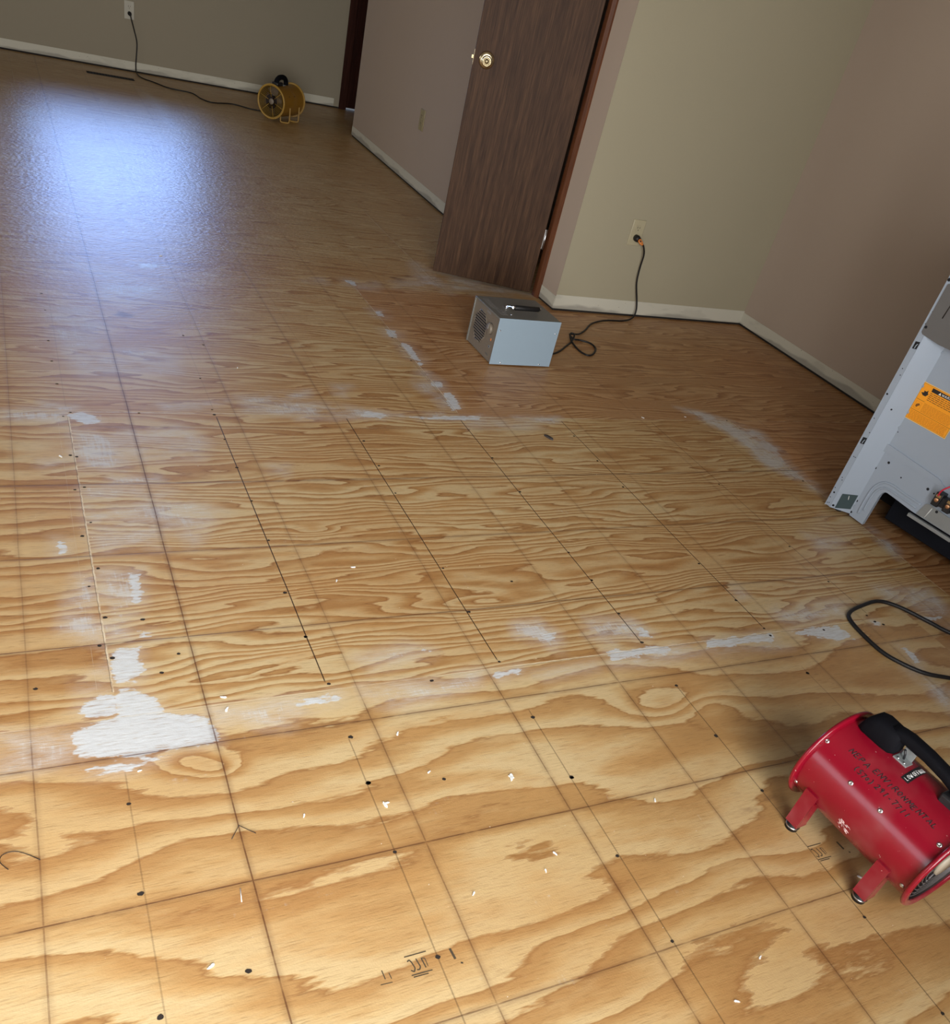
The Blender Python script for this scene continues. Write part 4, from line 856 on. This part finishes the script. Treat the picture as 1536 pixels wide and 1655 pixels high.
for mir in (False, True):
    mu = (lambda u: RW-u) if mir else (lambda u: u)
    b = MB()
    b.prism([(mu(0), 0), (mu(FW), 0), (mu(FW), .0016), (mu(.0016), .0016), (mu(.0016), .02), (mu(0), .02)], 'z', Z0+.004, ZT, M['appl'])
    fl = b.build('rear_flange', None, rng)
    for u, z in ((.004, .024), (.010, .027), (.004, .046), (.008, .067), (.003, .083), (.008, .126), (.012, .118), (.008, .207), (.014, .207), (.006, .347), (.016, .300), (.005, .432), (.013, .50), (.009, .520), (.006, .60), (.005, .662), (.006, .70), (.008, .735), (.010, .76)):
        big = (u, z) in ((.008, .067), (.005, .432))
        if not mir: b = MB(); b.disc((mu(u+.002), -.0003, z), (0, -1, 0), .0034 if big else .0018, 10, M['void']); b.build('punched_hole', None, fl)
    for u, z in ((.005, .795), (.015, .795)):
        if not mir: b = MB(); b.disc((mu(u), -.0003, z), (0, -1, 0), .0052, 14, M['void']); b.build('punched_hole', None, fl)
    for z in (.268, .597):
        b = MB(); b.face([(mu(u), -.0003, zz) for u, zz in ((.006, z-.013), (.0205, z-.010), (.0205, z+.013), (.006, z+.010))], M['void'])
        b.face([(mu(u), -.0006, zz) for u, zz in ((.0115, z-.010), (.0145, z-.009), (.0150, z-.002), (.0175, z+.006), (.0150, z+.005), (.0125, z-.001))], M['appl'])
        b.build('slot', None, fl)
# pressed back panel: slopes in from both flanges to a flat recess, arched cut-out at the bottom
b = MB(); th = .0012
for mir in (False, True):
    mu = (lambda u: RW-u) if mir else (lambda u: u)
    b.prism([(mu(FW-.004), .0016), (mu(FW), .0016), (mu(SW), DP), (mu(SW), DP+th), (mu(SW-.002), DP+th), (mu(FW-.004), .004)], 'z', Z0+.002, ZT, M['appl'])
arc = [(.134, .100)]+[(.134+.018*(1-math.cos(k*PI/2/6)), .118+.026*math.sin(k*PI/2/6)) for k in range(7)]+[(.170, .143)]
out = [(SW, Z0-.003), (.133, Z0-.006)]+arc+[(.255, .136), (RW-.255, .136)]+[(RW-u, z) for u, z in arc[::-1]]+[(RW-.133, Z0-.006), (RW-SW, Z0-.003), (RW-SW, ZT), (SW, ZT)]
b.prism([(u, z) for u, z in out], 'y', DP, DP+th, M['appl'])
# lip turned inward round the cut-out
lip = [(.133, Z0-.006)]+arc+[(.255, .136)]
for mir in (False, True):
    mu = (lambda u: RW-u) if mir else (lambda u: u)
    for p, q in zip(lip, lip[1:]): b.face([(mu(p[0]), DP, p[1]), (mu(q[0]), DP, q[1]), (mu(q[0]), DP+.014, q[1]), (mu(p[0]), DP+.014, p[1])], M['appl'])
back = b.build('back_panel', None, rng, recalc=True)
# embossed ribs
b = MB()
rib2 = smooth_path([(.100, DP, .032), (.098, DP, .085), (.102, DP, .135), (.122, DP, .166), (.153, DP, .175), (.20, DP, .172), (.268, DP, .170)], 5)
b.tube(rib2, .0042, 8, M['appl'], flat=1.0); b.tube(smooth_path([(.112, DP, .050), (.111, DP, .095), (.116, DP, .130), (.134, DP, .152), (.165, DP, .157), (.26, DP, .152)], 5), .0036, 8, M['appl'])
b.prism([(.070, .284), (.275, .270), (.30, .258), (.46, .258), (.50, .284), (.69, .284), (.69, .257), (.27, .252), (.070, .257)], 'y', DP-.0042, DP, M['appl'])
b.build('rib', None, back)
b = MB()
for zz in (.60, .49, .40, .345, .045):
    b = MB(); b.lathe([(0, .0052), (-.0014, .0040), (-.0018, 0)], (SW, DP-.0006, zz), (.35, 1, 0), 10, M['appl']); b.build('spot_weld', None, back)
for u, z, r in ((.074, .195, .0045), (.105, .232, .0045), (.166, .211, .0026), (.260, .224, .0048), (.0745, .066, .0045), (.0765, .022, .0042), (.0800, .331, .0018), (.284, .222, .0028), (.50, .224, .0048), (.59, .232, .0045)):
    b = MB(); b.disc((u, DP-.0006, z), (0, -1, 0), r, 12, M['void']); b.build('punched_hole', None, back)
sl = lambda f: (FW+(SW-FW)*f, .0016+(DP-.0016)*f)
n_ = Vector((-(DP-.0016), (SW-FW), 0)).normalized()*-1
nn = Vector(((DP-.0016), -(SW-FW), 0)).normalized()
for f, z, r in ((.30, .392, .0030), (.10, .024, .0042)):
    u, d_ = sl(f); b = MB(); b.disc(Vector((u, d_, z))+nn*.0006, nn, r, 12, M['void']); b.build('punched_hole', None, back)
b = MB(); q = [sl(.22), sl(.92)]
b.face([Vector((q[0][0], q[0][1], .017))+nn*.0008, Vector((q[1][0], q[1][1], .030))+nn*.0008, Vector((q[1][0], q[1][1], .086))+nn*.0008, Vector((q[0][0], q[0][1], .074))+nn*.0008], M['teal_dark'])
b.tube([Vector((sl(.55)[0], sl(.55)[1], .074))+nn*.0014, Vector((sl(.60)[0], sl(.60)[1], .060))+nn*.0014], .0011, 6, M['white_print'])
b.build('window_cutout', None, back)
# warning label
b = MB(); LX0, LX1, LZ0, LZ1 = .073, .222, .382, .505; y_ = DP-.0004
def rect(u0, z0, u1, z1, mat, dy): b.face([(u0, y_-dy, z0), (u1, y_-dy, z0), (u1, y_-dy, z1), (u0, y_-dy, z1)], mat)
rect(LX0, LZ0, LX1, LZ1, M['label_pale'], 0.0); rect(LX0+.0025, LZ0+.0025, LX1-.0025, LZ1-.0025, M['ink_brown'], .0001); rect(LX0+.0034, LZ0+.0034, LX1-.0034, LZ1-.0034, M['label_orange'], .0002)
lab = b.build('warning_label', None, back); lab['label'] = 'orange warning label'
b = MB()
rect(LX0+.036, LZ1-.0185, LX1-.008, LZ1-.0065, M['ink_black'], .0004)
rect(LX0+.004, LZ0+.0335, LX1-.004, LZ0+.0345, M['ink_brown'], .0004); rect(LX0+.004, LZ0+.068, LX0+.034, LZ0+.069, M['ink_brown'], .0004)
# flame diamond and tipping pictogram
cxl, czl = LX0+.021, LZ1-.029
b.face([(cxl+du, y_-.0005, czl+dz) for du, dz in ((-.004, -.010), (.006, -.010), (.0115, -.001), (.007, .003), (.007, .010), (.001, .004), (-.006, .005), (-.004, -.001), (-.0125, -.004))], M['ink_black'])
b.tube([(LX0+.009, y_-.0004, LZ0+.040), (LX0+.029, y_-.0004, LZ0+.040), (LX0+.029, y_-.0004, LZ0+.062), (LX0+.009, y_-.0004, LZ0+.062)], .0005, 4, M['ink_soft'], closed=True)
b.face([(LX0+u, y_-.0005, LZ0+z) for u, z in ((.013, .046), (.018, .044), (.022, .050), (.026, .053), (.022, .058), (.017, .055), (.013, .052))], M['ink_brown'])
rn = random.Random(8)
for k in range(5):
    z = LZ1-.0245-.0055*k; u = LX0+.036
    while u < LX1-.012:
        l = rn.uniform(.006, .016); rect(u, z, min(u+l, LX1-.010), z+.0021, M['ink_brown'], .0004); u += l+.0022
for k in range(8):
    z = LZ0+.064-.0037*k; u = LX0+.036
    while u < LX1-.012:
        l = rn.uniform(.004, .012); rect(u, z, min(u+l, LX1-.010), z+.0015, M['ink_soft'], .0004); u += l+.0018
for k in range(7):
    z = LZ0+.0285-.0037*k; u = LX0+.008
    while u < LX1-.012:
        l = rn.uniform(.004, .012); rect(u, z, min(u+l, LX1-.010), z+.0015, M['ink_soft'], .0004); u += l+.0018
pl = lambda u0, z0: (lambda u, v: (u0+u, y_-.0007, z0+v))
rect(LX0+.055, LZ0+.0295, LX0+.075, LZ0+.0325, M['label_orange'], .0005); lettering(b, 'DANGER' if False else 'WARNING', pl(LX0+.072, LZ1-.0162), .0088, .0072, .0015, M['white_print'], 0, 0)
b.face([(LX0+.060, y_-.0007, LZ1-.0165), (LX0+.069, y_-.0007, LZ1-.0165), (LX0+.0645, y_-.0007, LZ1-.0085)], M['white_print'])
b.build('label_print', None, lab)
# plain cover plate over the upper recess
b = MB(); cz0 = .632
b.prism([(.0085, cz0+.006), (.014, cz0+.001), (.04, cz0-.002), (.076, cz0-.006), (.12, cz0-.006), (RW-.12, cz0-.006), (RW-.076, cz0-.006), (RW-.0085, cz0+.004), (RW-.0085, .87), (.022, .87), (.022, .790), (.0095, .784), (.0085, .779)], 'y', -.0024, -.0010, M['cover_grey'])
b.tube([(.046, -.0026, .695), (.052, -.0026, .775)], .0016, 6, M['ink_black']); b.lathe([(0, .0042), (-.002, .004), (-.003, 0)], (.014, -.0024, .655), (0, 1, 0), 10, M['void'])
b.build('cover_plate', None, rng)
# terminal block, wires, galvanised bracket
b = MB(); b.box((.300, DP-.030, .205), (.43, DP-.0006, .236), M['black'], .002)
for k in range(3): b.box((.302+.040*k, DP-.036, .200), (.326+.040*k, DP-.004, .246), M['black'], .003)
tb = b.build('terminal_block', None, rng)
for k in range(3):
    b = MB(); b.lathe([(0, .007), (-.002, .007), (-.003, .005), (-.003, 0)], (.314+.040*k, DP-.036, .222), (0, 1, 0), 14, M['copper']); b.box((.306+.040*k, DP-.0375, .231), (.322+.040*k, DP-.036, .240), M['brass']); b.build('terminal_screw', None, tb)
b = MB(); b.tube(smooth_path([(.312, DP-.037, .236), (.316, DP-.045, .258), (.330, DP-.040, .280), (.345, DP-.012, .300), (.36, DP+.004, .31)], 5), .0026, 8, M['red_wire']); rw = b.build('wire', None, tb); rw['label'] = 'red wire'
b = MB(); b.prism([(.270, .138), (.280, .181), (.290, .186), (.410, .180), (.425, .138)], 'y', DP-.0030, DP-.0008, M['galv'])
b.box((.251, DP-.012, .120), (.410, DP-.0008, .131), M['galv'], .0008); br = b.build('bracket', None, rng)
b = MB(); b.tube([(.300, DP-.005, .143), (.306, DP-.005, .180)], .0016, 6, M['white_print'])
b.disc((.323, DP-.0034, .178), (0, -1, 0), .0048, 12, M['void']); b.build('bracket_tab', None, br)
# black sheets and blackened drawer box: shade of the hollow put into colour
b = MB(); b.box((.012, .30, .012), (RW-.012, .32, ZT-.01), M['void']); b.box((.004, .07, .150), (RW-.004, .30, .156), M['void']); b.build('black_backing', None, rng)
b = MB(); b.box((.15, .135, .030), (RW-.06, .29, .120), M['navy'], .004); b.build('drawer_box', None, rng)
for u, d_ in ((.03, .05), (RW-.03, .05), (.03, RD-.05), (RW-.03, RD-.05)):
    b = MB(); b.lathe([(0, 0), (0, .012), (.006, .014), (.009, .006), (.02, .006), (.02, 0)], (u, d_, 0), (0, 0, 1), 14, M['black']); b.build('levelling_foot', None, rng)

# ------------------------------------------------------------------ loose things on the floor
cp = [(2.80, -1.640, .012), (2.692, -1.536, .010), (2.655, -1.473, .010), (2.600, -1.408, .016), (2.548, -1.373, .015), (2.468, -1.380, .010), (2.410, -1.397, .0075), (2.384, -1.424, .0065), (2.372, -1.480, .0065), (2.372, -1.560, .0065), (2.396, -1.612, .0065), (2.439, -1.659, .0065), (2.506, -1.690, .0065), (2.60, -1.73, .0065), (2.72, -1.80, .0065)]
b = MB(); b.tube(smooth_path(cp, 10), .0058, 10, M['rubber']); tag(b.build('power_cord'), 'thick black cord looped on the floor between the range and the red blower', 'cord')
M['flake'] = simple('white_paint_flake', (.80, .80, .77, 1), .6)
M['bark'] = simple('dark_splinter', (.035, .026, .022, 1), .7, nscale=60)
flake0 = None; rn = random.Random(12)
for k, ((fx, fy), s_) in enumerate(FLAKES):
    if flake0 is None:
        b = MB(); n = 9; top_, bot = [], []
        for i in range(n):
            q = 2*PI*i/n; r = .0042*(1+.35*math.sin(2*q+1)+.18*math.cos(3*q)); top_.append((r*math.cos(q), r*.65*math.sin(q)))
        b.prism(top_, 'z', .0006, .0019, M['flake']); flake0 = b.build('paint_flake'); o = flake0
    else: o = flake0.copy(); COL.objects.link(o)
    o.location = (fx, fy, 0); o.rotation_euler = (0, 0, rn.uniform(0, 6.28)); o.scale = (s_*1.15, s_, 1)
    tag(o, 'small white paint flake lying loose on the bare plywood floor', 'flake', 'white paint flakes scattered on the floor')
b = MB(); b.prism([(-.019, -.003), (-.008, -.0065), (.012, -.006), (.020, -.001), (.013, .005), (-.010, .0055)], 'z', .0005, .006, M['bark'])
o = b.build('wood_splinter'); o.location = (1.952, -.366, 0); o.rotation_euler = (0, 0, R_(-66)); tag(o, 'dark splinter of wood lying on the middle of the floor below the grey box machine', 'splinter')
b = MB(); b.tube(smooth_path([(.262, -1.718, .001), (.251, -1.701, .001), (.255, -1.689, .0012), (.271, -1.687, .002), (.288, -1.696, .0015), (.306, -1.711, .001)], 6), .0006, 5, M['rubber']); tag(b.build('thread'), 'thin dark curled thread on the floor at the left edge', 'thread')
b = MB(); b.tube([(.593, -1.743, .001), (.610, -1.719, .0015), (.634, -1.741, .001)], .0006, 5, M['rubber']); tag(b.build('bristle'), 'thin dark V-shaped bristle on a floor line near the bottom left', 'bristle')
b = MB(); b.tube([(.587, -1.839, .001), (.584, -1.863, .001)], .0007, 5, M['flake']); tag(b.build('straw'), 'thin white straw-like sliver on the floor at the bottom left', 'sliver')
# floor register slot by the far wall
b = MB(); b.box((.935, 4.93, .0006), (1.255, 5.00, .0022), M['void']); vt = b.build('floor_vent'); tag(vt, 'narrow black floor vent slot along the far wall below the plugged cord', 'vent')
b = MB()
for k in range(16): b.box((.945+.0195*k, 4.935, .0022), (.951+.0195*k, 4.995, .0034), M['navy'])
b.build('vent_slat', None, vt)
